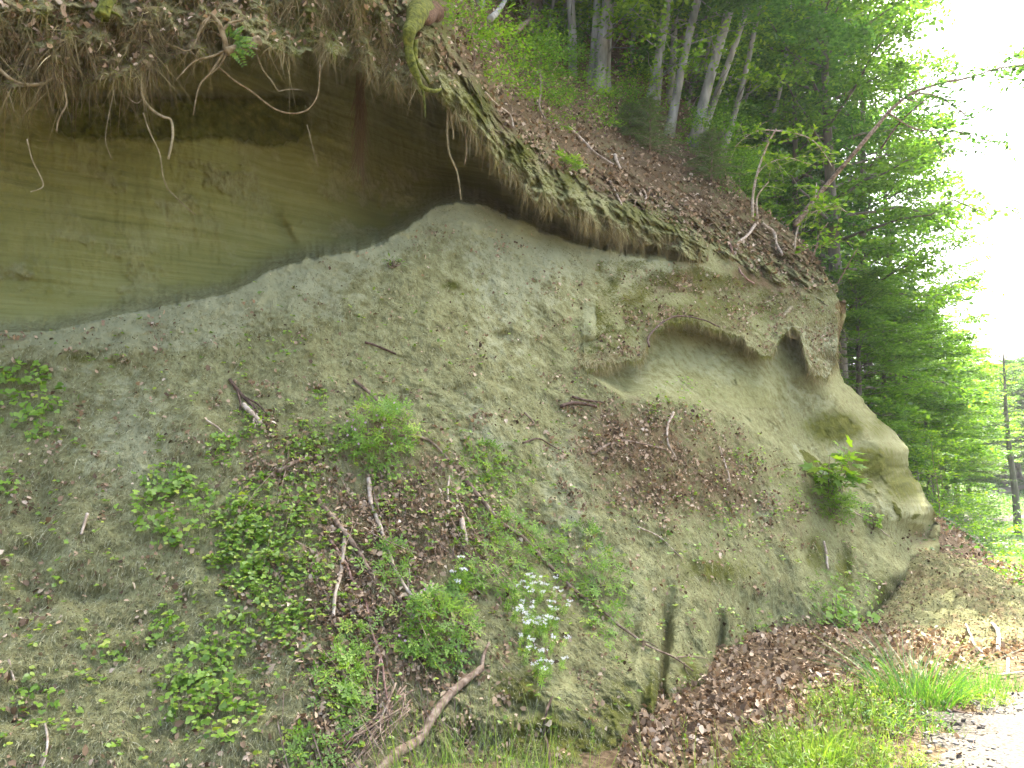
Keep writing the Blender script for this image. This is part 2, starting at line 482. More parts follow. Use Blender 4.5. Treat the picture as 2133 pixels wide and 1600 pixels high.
FL1 = curve([(-400, 700), (0, 692), (110, 690), (200, 668), (330, 640), (490, 610), (560, 565), (640, 540), (760, 520), (840, 482), (900, 435), (950, 420), (1010, 428), (1080, 462), (1200, 508), (1320, 537), (1400, 545), (1450, 548), (1520, 572), (1600, 600), (1740, 620), (2000, 640)])
RC1 = curve([(-400, .25), (0, .28), (400, .5), (650, .85), (800, 1.2), (950, 1.3), (1100, 1.2), (1250, 1.0), (1400, .5), (1460, .2), (1600, .2), (2000, .2)])
FL2 = curve([(1150, 740), (1220, 775), (1300, 830), (1430, 836), (1520, 862), (1620, 930), (1700, 985), (1780, 1020), (1900, 1100)])
RC2 = curve([(1200, 0), (1225, .5), (1280, .6), (1350, .38), (1450, .42), (1550, .28), (1650, .26), (1700, .14), (1750, .1), (1850, .03), (1960, 0)])
RS = curve([(0, 1735), (560, 1738), (640, 1742), (720, 1738), (775, 1748), (840, 1800), (890, 1852), (930, 1890), (965, 1892), (1000, 1908), (1070, 1947), (1110, 1958), (1150, 1956), (1185, 1930), (1240, 1890), (1285, 1850), (1340, 1835), (1760, 1835)])

GROOVES = [([(1395, 1190), (1388, 1300), (1372, 1480)], 9, .26), ([(1497, 1255), (1500, 1330), (1488, 1450)], 9, .26), ([(1352, 1400), (1335, 1520), (1325, 1600)], 10, .18), ([(1440, 1290), (1432, 1440)], 12, .05),
           ([(160, 830), (95, 950), (70, 1180), (55, 1300)], 30, .05), ([(1860, 1285), (1905, 1215)], 7, .25), ([(1862, 1215), (1885, 1260)], 8, .15), ([(590, 410), (575, 450), (610, 505)], 10, .10),
           ([(1750, 1090), (1770, 1250)], 10, .08), ([(330, 1440), (180, 1420)], 9, .02), ([(30, 1410), (150, 1395)], 9, .02)]
PITS = [(1912, 1118, 34, 28, 1.0), (1942, 1095, 14, 24, .6), (1885, 1160, 22, 26, .4), (1300, 1590, 60, 40, .15), (1000, 1560, 60, 60, .1), (1720, 1010, 40, 16, -.05), (1040, 700, 22, 9, .12), (1230, 690, 18, 60, -.10), (640, 815, 60, 12, .05), (190, 1240, 60, 20, .06),
        (240, 705, 28, 10, .05), (80, 1440, 60, 12, .05), (1800, 1050, 90, 30, -.1), (1870, 960, 50, 30, -.14), (420, 880, 120, 60, -.1), (150, 1000, 60, 120, -.04), (1655, 690, 26, 26, .14)]

LIP2 = curve([(1195, 762), (1225, 768), (1270, 757), (1338, 748), (1352, 702), (1385, 674), (1430, 668), (1500, 688), (1550, 706), (1578, 738), (1606, 742), (1625, 690), (1645, 655), (1664, 662), (1676, 735), (1690, 792), (1722, 796), (1745, 760)])
def bank_depth(px, py):
    f1 = FL1(px) + (10 * noise3(np.stack([px / 37, 0 * px, 0 * px + 1], -1)) + 6 * noise3(np.stack([px / 11, py / 40, 0 * px + 6], -1)) + 3 * noise3(np.stack([px / 4, py / 9, 0 * px + 8], -1))) * (px < 1440)
    pyc = np.maximum(py, f1)
    d = TB(px, pyc)
    up = np.maximum(f1 - py, 0)
    d = d + RC1(px) * (1 - np.exp(-up / 24.0)) + up * 0.0006
    # second hollow
    f2 = FL2(px)
    u2 = np.maximum(f2 - py, 0)
    d = d + RC2(px) * (1 - np.exp(-u2 / 40.0)) * sst(585, 640, py) * (px > 1190) * sst(70, 25, LIP2(px) - py)
    g = 0
    jit = 8 * noise3(np.stack([px / 60, py / 60, 0 * px], -1))
    for pts, wd, a in GROOVES:
        q = line_dist(px + jit, py, pts) / (wd * 1.15)
        ys = [p_[1] for p_ in pts]; xs = [p_[0] for p_ in pts]
        span = max(max(ys) - min(ys), 1)
        fade = sst(min(ys) - 10, min(ys) + .55 * span, py) if span > 60 else 1.0
        g = g + 1.0 * a * fade * np.exp(-q * q)
    for cx, cy, rx, ry, a in PITS:
        g = g + a * np.exp(-(((px + jit - cx) / rx) ** 2 + ((py - cy) / ry) ** 2))
    rib = noise3(np.stack([(px + .12 * py) / 26, py / 260, 0 * px + 2], -1))
    g = g + .07 * np.minimum(rib, .15) * sst(1150, 1300, py) * sst(1230, 1330, px) * sst(1800, 1650, px)
    # pillars bulge between the grooves at the foot
    g = g - .10 * np.exp(-(((px - 1440) / 40) ** 2 + ((py - 1370) / 120) ** 4)) - .08 * np.exp(-(((px - 1360) / 25) ** 2 + ((py - 1400) / 100) ** 4))
    return d + g

NR, NC = 700, 840
pyv = np.linspace(30, 1760, NR)
uv = np.linspace(0, 1, NC)
PY = np.repeat(pyv[:, None], NC, 1)
PX = -350 + (RS(pyv)[:, None] + 350) * uv[None]
# ragged silhouette
PX = PX + (10 * noise3(np.stack([PY / 37, PY * 0, PX * 0], -1)) + 4 * noise3(np.stack([PY / 11, PY * 0 + 5, PX * 0], -1))) * sst(.96, 1, uv)[None]
D = bank_depth(PX, PY)
roll = sst(.965, 1.0, uv)[None] ** 2 * 0.9
Q = P3(PX, PY, D)
wall = sst(4, 40, FL1(PX) - PY) * (PX < 1460)
hollow = sst(3, 30, FL2(PX) - PY) * (PX > 1215) * sst(600, 660, PY)
slab = np.maximum(hollow, blob(PX, PY, [(1780, 930, 130, 90, 1.1), (1880, 1030, 60, 60, 1.0), (1720, 830, 60, 60, 1)]) > .45)
foot = sst(1330, 1500, PY) * sst(780, 950, PX) * (1 - sst(1500, 1600, PX))
smoothz = np.clip(wall + hollow * .8, 0, 1)
# bed-like ledges on the clean walls
strat = noise3(np.stack([Q[..., 0] * .5, Q[..., 1] * .5, Q[..., 2] * 7 + Q[..., 0] * .9], -1))
strat2 = noise3(np.stack([Q[..., 0] * .8 + 9, Q[..., 1] * .8, Q[..., 2] * 19 + Q[..., 0] * 2.2], -1))
n1 = fbm(Q, .9, 3); n2 = fbm(Q + 5, 3.2, 4); n3 = fbm(Q + 11, 13, 4, .6)
n4 = fbm(Q * np.array([1, 1, .45]) + 19, 30, 3, .6)
sheet = sst(.0, .45, fbm(Q + 31, 2.3, 6, .66) - .05) * np.clip(.25 + blob(PX, PY, [(390, 370, 170, 60, 1), (120, 590, 160, 80, 1), (750, 430, 130, 80, 1), (520, 560, 120, 30, .6)]), 0, 1)            # crusts of sand still stuck to the wall
disp = (.10 * n1 + .035 * n2 + .014 * n3 + .011 * np.abs(n4)) * (1 - smoothz) + smoothz * (.07 * n1 + (.020 * strat + .012 * strat2) * (PX < 1200) - .034 * sheet * (1 + 1.2 * n3 + .6 * n2) + .004 * n3)
crust = sst(-.02, .06, fbm(Q + 71, 1.5, 6, .58)) * np.clip(slab + hollow, 0, 1)
ub = PX * .88 + PY * -.47; vb = PX * .47 + PY * .88
slant = fbm(np.stack([ub / 190, vb / 11, 0 * ub + 3], -1), 1, 3) * np.clip(hollow + .35 * slab, 0, 1)
disp = disp - .018 * crust * (1 + .5 * n2) + .018 * slant + .02 * hollow * np.abs(n2)
# little terraces on the shaggy lower slope
ter = np.abs(((Q[..., 2] * 3.1 + .8 * n1 + .3 * n2) % 1) - .5)
disp = disp + (1 - smoothz) * sst(800, 1150, PY) * (1 - sst(700, 1000, PX)) * .07 * (ter - .25)
disp = disp + foot * (.10 * fbm(Q + 3, 2.2, 4, .55) + .03 * fbm(Q + 7, 9, 3) + .012 * n4)
# mossy ledge of firmer sand under the left part of the turf
jag = 10 * noise3(np.stack([PX / 28, PY * 0, PX * 0 + 4], -1)) + 7 * noise3(np.stack([PX / 9, PY * 0, PX * 0 + 6], -1))
LB = np.interp(PX, [90, 150, 260, 330, 480, 560, 620, 660], [262, 290, 285, 292, 285, 305, 296, 250])
ledge = sst(6, -6, PY - LB - jag) * sst(80, 130, PX) * sst(665, 625, PX) * sst(185, 215, PY + .5 * jag)
disp = disp - ledge * (.10 + .05 * n2 + .03 * n3)
D2 = D + disp + roll
Q = P3(PX, PY, D2)
attr_pale = np.clip(1.0 * np.exp(-np.maximum(PY - FL1(PX), 0) / 55.0) * (PY > FL1(PX)) * (PX < 1480)
    + blob(PX, PY, [(1060, 620, 120, 220, .5), (1000, 900, 90, 120, .45), (1180, 1000, 70, 180, .55), (1230, 1150, 80, 60, .55), (280, 930, 130, 160, .6), (180, 1150, 70, 100, .35), (1600, 1050, 40, 60, .6), (1500, 1010, 50, 40, .4), (1490, 640, 40, 30, .3), (620, 640, 140, 60, .45), (350, 690, 150, 40, .6)])
    + .42 * slab * (1 - crust), 0, 1)
attr_moss = blob(PX, PY, [(1490, 1190, 90, 35, .75), (1430, 1200, 40, 30, .5), (1700, 1150, 30, 60, .7), (1760, 1190, 25, 80, .7), (165, 745, 55, 14, .7), (1740, 890, 75, 40, .95), (1820, 970, 85, 50, .9), (1880, 1010, 50, 50, .8), (1830, 890, 40, 40, .6), (220, 250, 120, 45, .95), (560, 265, 120, 38, 1.0), (420, 270, 70, 34, .8),
    (940, 595, 25, 12, .9), (1480, 590, 60, 40, .6), (1560, 570, 60, 40, .5), (1420, 700, 70, 30, .4), (1445, 1430, 45, 70, .85), (1365, 1480, 40, 90, .9), (1080, 1440, 70, 70, .75), (1150, 1540, 190, 80, .8), (1290, 1490, 60, 90, .75), (1510, 1390, 30, 50, .8), (1840, 1240, 30, 60, .7), (960, 1520, 90, 60, .6), (970, 880, 20, 18, .5), (100, 1560, 120, 60, .35), (600, 1550, 130, 60, .4), (600, 1250, 60, 60, .35), (1520, 640, 120, 60, .5), (1440, 575, 40, 18, .9), (1590, 575, 90, 25, .9), (1330, 650, 60, 50, .5), (1860, 1230, 40, 40, .5), (120, 600, 120, 40, .35), (700, 400, 80, 30, .2)])
attr_moss = np.maximum(np.maximum(attr_moss, ledge * .95), .75 * crust * (slab > hollow) + .25 * crust * hollow)
attr_soil = blob(PX, PY, [(880, 1000, 90, 90, .55), (680, 1240, 80, 110, .7), (950, 1130, 90, 110, .65), (700, 1400, 70, 70, .75), (690, 1530, 40, 100, .9), (860, 1400, 90, 40, .7), (600, 980, 60, 50, .5), (1160, 1330, 60, 40, .45), (830, 1130, 170, 180, .75), (760, 1270, 110, 140, 1.0), (560, 930, 90, 70, .4), (1330, 930, 170, 100, .75), (1500, 1000, 120, 110, .65), (1380, 1010, 150, 70, .7), (1650, 1080, 70, 70, .45), (1260, 860, 100, 35, .5), (1180, 1240, 90, 60, .4), (1620, 570, 130, 60, .75), (1420, 600, 110, 50, .6), (1560, 640, 110, 50, .6), (700, 1500, 60, 120, .5), (1700, 1320, 120, 30, .7), (1920, 1120, 40, 30, .5), (40, 1020, 90, 80, .3), (900, 480, 20, 15, .5), (1400, 690, 40, 20, .3)]) * (1 - smoothz)
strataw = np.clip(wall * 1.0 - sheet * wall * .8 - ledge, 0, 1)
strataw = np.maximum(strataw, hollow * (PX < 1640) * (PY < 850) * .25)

NW = 24
s = np.linspace(0, 1, NW + 1)[1:]
edge = Q[:, -1]
wrapped = edge[:, None] + np.stack([-0.5 * s + .15 * np.sin(s * 3), 5.0 * s, 0 * s], -1)[None]
wrapped = wrapped + (.15 * fbm(wrapped, 1.3, 3))[..., None] * np.array([1, 0, .3])
Qa = np.concatenate([Q, wrapped], 1)
ext = lambda a: np.concatenate([a, np.repeat(a[:, -1:], NW, 1)], 1)
LO_ = curve([(-400, 190), (0, 182), (150, 178), (300, 155), (480, 108), (700, 108), (760, 140), (830, 182), (900, 192), (950, 245), (1005, 300), (1050, 375), (1120, 436), (1200, 476), (1300, 508), (1400, 530), (1450, 545), (1520, 575), (1600, 612), (1740, 650), (1900, 690)])
gf = grid_faces(NR, NC + NW)
gf = gf[ext(PY).ravel()[gf[:, 0]] > LO_(ext(PX).ravel()[gf[:, 0]]) - np.interp(ext(PX).ravel()[gf[:, 0]], [800, 1000, 1460, 1560], [90, 70, 55, 30])]
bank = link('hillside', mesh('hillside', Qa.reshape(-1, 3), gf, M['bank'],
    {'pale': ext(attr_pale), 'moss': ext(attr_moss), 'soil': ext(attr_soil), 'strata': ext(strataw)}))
tag(bank, kind='structure')

dQr = np.gradient(Q, axis=0); dQc = np.gradient(Q, axis=1)
NQ = unit(np.cross(dQr, dQc))
# smoothed normals
def on_bank(px, py, smooth=True):
    px = np.asarray(px, float); py = np.asarray(py, float)
    r = np.clip((py - pyv[0]) / (pyv[-1] - pyv[0]) * (NR - 1), 0, NR - 1)
    c = np.clip((px + 350) / (RS(py) + 350) * (NC - 1), 0, NC - 1)
    ri = np.rint(r).astype(int); ci = np.rint(c).astype(int)
    p = Q[ri, ci]
    k = 12
    a = Q[np.clip(ri + k, 0, NR - 1), ci] - Q[np.clip(ri - k, 0, NR - 1), ci]
    b = Q[ri, np.clip(ci + k, 0, NC - 1)] - Q[ri, np.clip(ci - k, 0, NC - 1)]
    nn = unit(np.cross(a, b))
    vdir = np.array([0, 0, CAMH]) - p
    nn = np.where((nn * vdir).sum(-1, keepdims=True) < 0, -nn, nn)
    return p, nn

# ------------------------------------------------------------------ overhanging turf and wooded slope above
LO = curve([(-400, 190), (0, 182), (150, 178), (300, 155), (380, 115), (480, 108), (560, 105), (640, 112), (700, 108), (760, 140), (830, 182), (900, 192), (950, 245), (1005, 300), (1050, 366), (1120, 424), (1200, 462), (1300, 496), (1400, 522), (1450, 545), (1520, 575), (1600, 612), (1740, 650), (1900, 690)])
TO = curve([(-400, -160), (1250, -160), (1300, -90), (1350, 60), (1400, 170), (1450, 262), (1500, 345), (1560, 412), (1650, 484), (1700, 535), (1728, 585), (1745, 640), (1762, 660)])
OD = rbf([(-350, 190, 4.6), (0, 182, 5.1), (300, 155, 5.65), (500, 108, 5.95), (650, 112, 6.3), (800, 175, 6.75), (950, 245, 7.3), (1050, 375, 7.8), (1200, 476, 8.45), (1300, 508, 8.9), (1450, 545, 9.62), (1600, 612, 10.17), (1740, 650, 10.5),
          (-350, 0, 4.7), (0, 0, 5.25), (0, -160, 5.7), (300, 40, 5.65), (300, -160, 6.2), (500, 30, 5.95), (500, -160, 6.6), (700, 0, 6.5), (700, -160, 7.3), (850, 100, 7.0), (850, -160, 8.2), (920, 60, 7.5), (950, 150, 7.5), (1000, 200, 7.95), (1020, 110, 9.4), (960, 30, 9.4),
          (1080, 270, 8.35), (1080, 170, 10.2), (1150, 330, 8.7), (1150, 250, 9.9), (1200, 390, 8.75), (1200, 310, 9.8), (1250, 200, 12.6), (1100, 60, 14), (1000, 0, 12.), (1250, 100, 16), (1250, -100, 24), (1100, -100, 21), (950, -120, 14), (1300, 450, 9.15), (1300, 380, 9.9), (1300, 280, 11.7),
          (1400, 485, 9.7), (1400, 400, 10.7), (1400, 290, 12.6), (1400, 180, 15), (1450, 290, 13.2), (1500, 450, 10.8), (1500, 370, 11.9), (1600, 540, 10.7), (1600, 480, 11.4), (1700, 570, 11.0), (1700, 530, 11.4), (1740, 600, 10.9)])
NRo, NCo = 330, 760
pxo = np.linspace(-350, 1762, NCo)
to = np.linspace(0, 1, NRo)
OPX = np.repeat(pxo[None], NRo, 0)
rag = 14 * noise3(np.stack([pxo / 45, pxo * 0, pxo * 0], -1)) + 8 * noise3(np.stack([pxo / 14, pxo * 0 + 3, pxo * 0], -1))
OPY = (LO(pxo) + rag * (pxo < 1480))[None] + (TO(pxo) - LO(pxo))[None] * to[:, None]
ODD = np.maximum(OD(OPX, OPY), 3) + 1.2 * sst(1700, 1770, OPX) ** 2
O = P3(OPX, OPY, ODD)
o1 = fbm(O + 40, 1.1, 3); o2 = fbm(O + 50, 4.2, 4, .55); o3 = fbm(O + 60, 16, 3)
front = 1 - sst(60, 150, (LO(OPX) - OPY) * np.where(OPX < 900, .4, 1.0))
ODD = ODD + (.17 * o1 + .17 * o2 + .07 * o3) * np.clip(.35 + front, 0, 1) + .08 * o1 * (1 - front)
# bulging turf lip
ODD = ODD - .2 * np.exp(-((LO(OPX) - OPY - 35) / 45) ** 2) * (OPX > 860) * (OPX < 1460)
tuck = np.exp(-((LO(OPX) - OPY) / 14.0)) * sst(1440, 1500, OPX) * .25
ODD = ODD + tuck
O = P3(OPX, OPY, ODD)
# ceiling of the hollow: from the lip back into the bank
NCl = 26
sc_ = np.linspace(1, 0, NCl + 1)[:-1]
lip = O[0]
back = P3(pxo, LO(pxo) - 25, bank_depth(pxo, LO(pxo) - 25) + .35)
ceil_ = lip[None] * (1 - sc_)[:, None, None] + back[None] * sc_[:, None, None]
ceil_[..., 2] += .10 * np.sin(math.pi * sc_)[:, None] + .05 * fbm(ceil_, 4, 3)
# the slope runs on up and back out of the picture
NB = 30
sb = np.linspace(0, 1, NB + 1)[1:]
top = O[-1]
bx = np.where(pxo < 1300, 0.0, 1.2); bz = np.where(pxo < 1300, 7.5, np.interp(pxo, [1300, 1500, 1762], [5, -2, -6])); by = np.where(pxo < 1300, 14.0, 9.0)
backs = top[None] + sb[:, None, None] * np.stack([bx, by, bz], -1)[None]
backs[..., 2] += .3 * fbm(backs, .5, 3)
OO = np.concatenate([ceil_, O, backs], 0)
nO = len(OO)
def exto(a, c=0.0, b=0.0): return np.concatenate([np.full((NCl, NCo), c), a, np.full((NB, NCo), b)], 0)
up_ = LO(OPX) - OPY
o_moss = np.clip(blob(OPX, OPY, [(1000, 210, 50, 70, .75), (1090, 310, 60, 50, .8), (1180, 370, 60, 40, .7), (1330, 440, 90, 40, .6), (800, 60, 120, 80, .6), (920, 60, 50, 60, .7), (1400, 470, 60, 30, .6), (1500, 500, 60, 30, .45), (1600, 560, 50, 30, .5), (100, 60, 130, 60, .6), (650, 50, 120, 80, .7), (350, 30, 160, 60, .5), (480, 60, 80, 60, .5), (1300, 300, 60, 30, .3), (1420, 390, 50, 20, .4)]), 0, 1)
soil_o = np.clip(.35 + .5 * sst(40, 110, up_) * (OPX > 900) + .25 * (OPX < 520) + .15 * o1, 0, 1) * (1 - .8 * o_moss)
soil_o = np.where(OPX > 1480, soil_o * .75, soil_o)
turf = link('hillside.001', mesh('hillside_slope', OO.reshape(-1, 3), grid_faces(nO, NCo), M['bank'],
    {'pale': exto(0 * o1), 'moss': exto(o_moss), 'soil': exto(soil_o, .8, .8), 'strata': exto(0 * o1)}))
tag(turf, kind='structure')

def on_turf(px, py):
    px = np.asarray(px, float); py = np.asarray(py, float)
    c = np.clip((px + 350) / (1762 + 350) * (NCo - 1), 0, NCo - 1); ci = np.rint(c).astype(int)
    lo, tp = LO(px), TO(px)
    r = np.clip((py - lo) / (tp - lo) * (NRo - 1), 0, NRo - 1); ri = np.rint(r).astype(int)
    p = O[ri, ci]; k = 6
    a = O[np.clip(ri + k, 0, NRo - 1), ci] - O[np.clip(ri - k, 0, NRo - 1), ci]
    b = O[ri, np.clip(ci + k, 0, NCo - 1)] - O[ri, np.clip(ci - k, 0, NCo - 1)]
    nn = unit(np.cross(a, b)); vdir = np.array([0, 0, CAMH]) - p
    nn = np.where((nn * vdir).sum(-1, keepdims=True) < 0, -nn, nn)
    return p, nn

# ------------------------------------------------------------------ turf flap over the second hollow
L2 = curve([(1195, 762), (1225, 768), (1270, 757), (1338, 748), (1352, 702), (1385, 674), (1430, 668), (1500, 688), (1550, 706), (1578, 738), (1606, 742), (1625, 705), (1645, 682), (1664, 690), (1676, 735), (1690, 775), (1722, 788), (1745, 750)])
T2 = curve([(1195, 745), (1230, 690), (1265, 645), (1310, 615), (1400, 595), (1500, 605), (1600, 610), (1745, 590)])
NR3, NC3 = 130, 420
px3 = np.linspace(1196, 1744, NC3); t3 = np.linspace(0, 1, NR3)
FPX3 = np.repeat(px3[None], NR3, 0) + 9 * (noise3(np.stack([np.repeat(np.linspace(0, 9, 130)[:, None], 420, 1), np.repeat(px3[None] / 60, 130, 0), np.zeros((130, 420))], -1))) * sst(1560, 1640, px3)[None]
rag3 = 9 * noise3(np.stack([px3 / 18, px3 * 0, px3 * 0 + 2], -1)) + 7 * noise3(np.stack([px3 / 7, px3 * 0, px3 * 0 + 8], -1))
FPY3 = (L2(px3) + rag3)[None] + (T2(px3) - L2(px3) - rag3)[None] * t3[:, None]
pinch = np.minimum(1, sst(1190, 1300, px3))[None]
rr3 = np.rint(np.clip((FPY3 - pyv[0]) / (pyv[-1] - pyv[0]) * (NR - 1), 0, NR - 1)).astype(int); cc3 = np.rint(np.clip((FPX3 + 350) / (RS(FPY3) + 350) * (NC - 1), 0, NC - 1)).astype(int)
D3 = TB(FPX3, FPY3) + (disp * (1 - smoothz))[rr3, cc3] + .05 - np.interp(px3, [1196, 1240, 1330, 1420], [.06, .10, .2, .30])[None] * ((1 - t3) ** 1.3)[:, None] 
X3 = P3(FPX3, FPY3, D3)
D3 = D3 + (.05 * fbm(X3, 3.2, 4) + .03 * fbm(X3 + 9, 12, 3)) * (1 - t3)[:, None]
X3 = P3(FPX3, FPY3, D3)
cl3 = np.linspace(1, 0, 13)[:-1]
bk3 = P3(px3, L2(px3) - 14, TB(px3, L2(px3) - 14) + .6)
und = X3[0][None] * (1 - cl3)[:, None, None] + bk3[None] * cl3[:, None, None]
XX3 = np.concatenate([und, X3], 0)
e3 = lambda a, c: np.concatenate([np.full((12, NC3), c), a], 0)
m3 = blob(FPX3, FPY3, [(1420, 670, 110, 50, .75), (1280, 690, 60, 60, .55), (1500, 640, 110, 50, .65), (1600, 640, 80, 40, .6), (1330, 640, 60, 50, .55)])
flap = link('hillside.002', mesh('hillside_flap', XX3.reshape(-1, 3), grid_faces(len(XX3), NC3), M['bank'],
    {'pale': e3(0 * D3 + .1 + .5 * (FPX3 > 1640) * (FPY3 > 680), .3), 'moss': e3(m3, 0), 'soil': e3(.15 + .4 * blob(FPX3, FPY3, [(1640, 610, 90, 40, 1)]), .1), 'strata': e3(0 * D3, 0)}))
tag(flap, kind='structure')

# ------------------------------------------------------------------ ground, valley, path
def terrain(x, y):
    x = np.asarray(x, float); y = np.asarray(y, float)
    z = -1.35 * sst(9, 30, y) + np.minimum(.05 * np.maximum(0, y - 40), 3)
    xb = 4.85 + .57 * (y - 7.7)
    h = np.minimum(np.maximum(xb - x, 0) * .72, 14) * sst(8.6, 12, y)
    z = z + h
    z = z + .015 * np.maximum(0, np.hypot(x - 30, y) - 75) * sst(60, 110, y)
    # litter banked against the foot of the bank
    z = z + .10 * np.exp(-(((x - 2.5) / 1.0) ** 2 + ((y - 7.0) / .6) ** 2)) + .05 * np.exp(-(((x - 1.5) / .6) ** 2 + ((y - 5.6) / .7) ** 2))
    return z + .03 * noise3(np.stack([x * .8, y * .8, 0 * x], -1)) * (np.hypot(x, y) < 60)

ax = np.concatenate([-np.geomspace(900, 9, 40), np.linspace(-8.8, 14, 240), np.geomspace(14.2, 900, 60)])
ay = np.concatenate([-np.geomspace(900, 5, 24), np.linspace(-4.8, 20, 260), np.geomspace(20.2, 900, 90)])
AX, AY = np.meshgrid(ax, ay)
AZ = terrain(AX, AY)
near = (np.hypot(AX - 1, AY - 6) < 9)
TRK = [(2.8, .5), (2.75, 2.5), (3.0, 4.1), (3.85, 5.0), (6.4, 6.4), (9.8, 8.8)]
AZ = AZ + near * sst(.6, 1.2, line_dist(AX, AY, TRK)) * .015 * fbm(np.stack([AX, AY, 0 * AX], -1), 5, 3)
def ground_mat():
    m, n, l, out = new_mat('ground')
    b = n.new('ShaderNodeBsdfPrincipled'); b.inputs['Roughness'].default_value = .95; b.inputs['Specular IOR Level'].default_value = .1
    tc = n.new('ShaderNodeTexCoord')
    a = n.new('ShaderNodeTexNoise'); a.inputs['Scale'].default_value = 25; a.inputs['Detail'].default_value = 6
    c = n.new('ShaderNodeTexNoise'); c.inputs['Scale'].default_value = .8; c.inputs['Detail'].default_value = 5
    l.new(tc.outputs['Object'], a.inputs['Vector']); l.new(tc.outputs['Object'], c.inputs['Vector'])
    r = ramp_mat_node(n, [(.3, (.045, .032, .017)), (.5, (.11, .080, .043)), (.7, (.19, .15, .09))]); l.new(a.outputs['Fac'], r.inputs[0])
    g = ramp_mat_node(n, [(.3, (.035, .07, .015)), (.7, (.09, .16, .035))]); l.new(a.outputs['Fac'], g.inputs[0])
    at = n.new('ShaderNodeAttribute'); at.attribute_name = 'green'
    mu = n.new('ShaderNodeMath'); mu.operation = 'MULTIPLY_ADD'; mu.use_clamp = True
    l.new(c.outputs['Fac'], mu.inputs[0]); mu.inputs[1].default_value = 1.2; 
    ad = n.new('ShaderNodeMath'); ad.operation = 'SUBTRACT'; l.new(at.outputs['Fac'], ad.inputs[0]); ad.inputs[1].default_value = .7
    l.new(ad.outputs[0], mu.inputs[2])
    x = n.new('ShaderNodeMix'); x.data_type = 'RGBA'; l.new(mu.outputs[0], x.inputs[0]); l.new(r.outputs[0], x.inputs[6]); l.new(g.outputs[0], x.inputs[7])
    l.new(x.outputs[2], b.inputs['Base Color'])
    bp = n.new('ShaderNodeBump'); bp.inputs['Strength'].default_value = .7; bp.inputs['Distance'].default_value = .04
    l.new(a.outputs['Fac'], bp.inputs['Height']); l.new(bp.outputs[0], b.inputs['Normal']); l.new(b.outputs[0], out.inputs[0])
    return m
M['ground'] = ground_mat()
slope_ = (4.85 + .57 * (AY - 7.7)) - AX
green = np.clip(sst(11, 16, AY) * (1 - .55 * sst(.5, 3, slope_)) + .0, 0, 1)
ground = link('ground', mesh('ground', np.stack([AX, AY, AZ], -1).reshape(-1, 3), grid_faces(len(ay), len(ax)), M['ground'], {'green': green}))
tag(ground, kind='structure')

def hit(px, py):
    """where the sight line through (px, py) meets the terrain"""
    d = np.linspace(2.5, 120, 4000)
    p = P3(np.full_like(d, px), np.full_like(d, py), d)
    k = np.argmax(p[:, 2] < terrain(p[:, 0], p[:, 1]))
    q = p[k]; q[2] = terrain(q[0], q[1])
    return q

M['gravel'] = solid_mat('gravel', [(.3, (.055, .048, .036)), (.5, (.115, .105, .083)), (.7, (.20, .187, .155))], .95, 55, .6)

def ribbon_path(pts, widths, lift, n=14):
    c = spline(pts, n); wd = np.interp(np.linspace(0, 1, len(c)), np.linspace(0, 1, len(widths)), widths)
    T = unit(np.gradient(c[:, :2], axis=0)); N = np.stack([-T[:, 1], T[:, 0]], 1)
    k = 24
    s = np.linspace(-1, 1, k)
    ci = np.arange(len(c))
    jl = np.stack([.82 + .35 * noise3(np.stack([ci * .09, 0 * ci + q_, 0 * ci], -1)) + .2 * noise3(np.stack([ci * .23, 0 * ci + q_ + 9, 0 * ci], -1)) for q_ in (0, 40)], 1)
    jj = jl[:, :1] * (1 - s[None]) / 2 + jl[:, 1:] * (1 + s[None]) / 2
    XY = c[:, None, :2] + N[:, None] * (s[None] * wd[:, None] * jj)[..., None]
    Z = terrain(XY[..., 0], XY[..., 1]) + lift + .015 * (1 - s ** 2)[None] - (lift + .05) * (np.abs(s) ** 5)[None]
    return np.concatenate([XY, Z[..., None]], -1), len(c), k
# the near track: it passes the camera on the right and runs down into the valley
near_pts = [(2.8, .5), (2.75, 2.5), (3.0, 4.1), (3.85, 5.0), (6.4, 6.4), (9.8, 8.8), (12.6, 12.5), (14.6, 17), (15.6, 21), (15.6, 24), (14.6, 27)]
pv, r_, k_ = ribbon_path([(x, y, 0) for x, y in near_pts], [1.15, 1.15, 1.15, 1.15, 1.2, 1.2, 1.2, 1.1, 1.0, .9, .8], .035, 60)
bp_ = Bag(); bp_.add(pv.reshape(-1, 3), grid_faces(r_, k_), rnd=.5)
path = link('path', bp_.build('path', M['gravel'])); tag(path, kind='structure')
for k, (pp, wd) in enumerate([([(2260, 1085), (2133, 1076), (2085, 1082), (2040, 1094), (1995, 1104)], .75), ([(2260, 1000), (2133, 1014), (2100, 1020), (2062, 1032), (2025, 1042)], .8)]):
    hp = [hit(x, y) for x, y in pp]
    pv, r_, k_ = ribbon_path(hp, [wd, wd, wd * .8], .03, 14)
    b_ = Bag(); b_.add(pv.reshape(-1, 3), grid_faces(r_, k_), rnd=.5)
    tag(link('path.%03d' % (k + 1), b_.build('path_far', M['gravel'])), kind='structure')

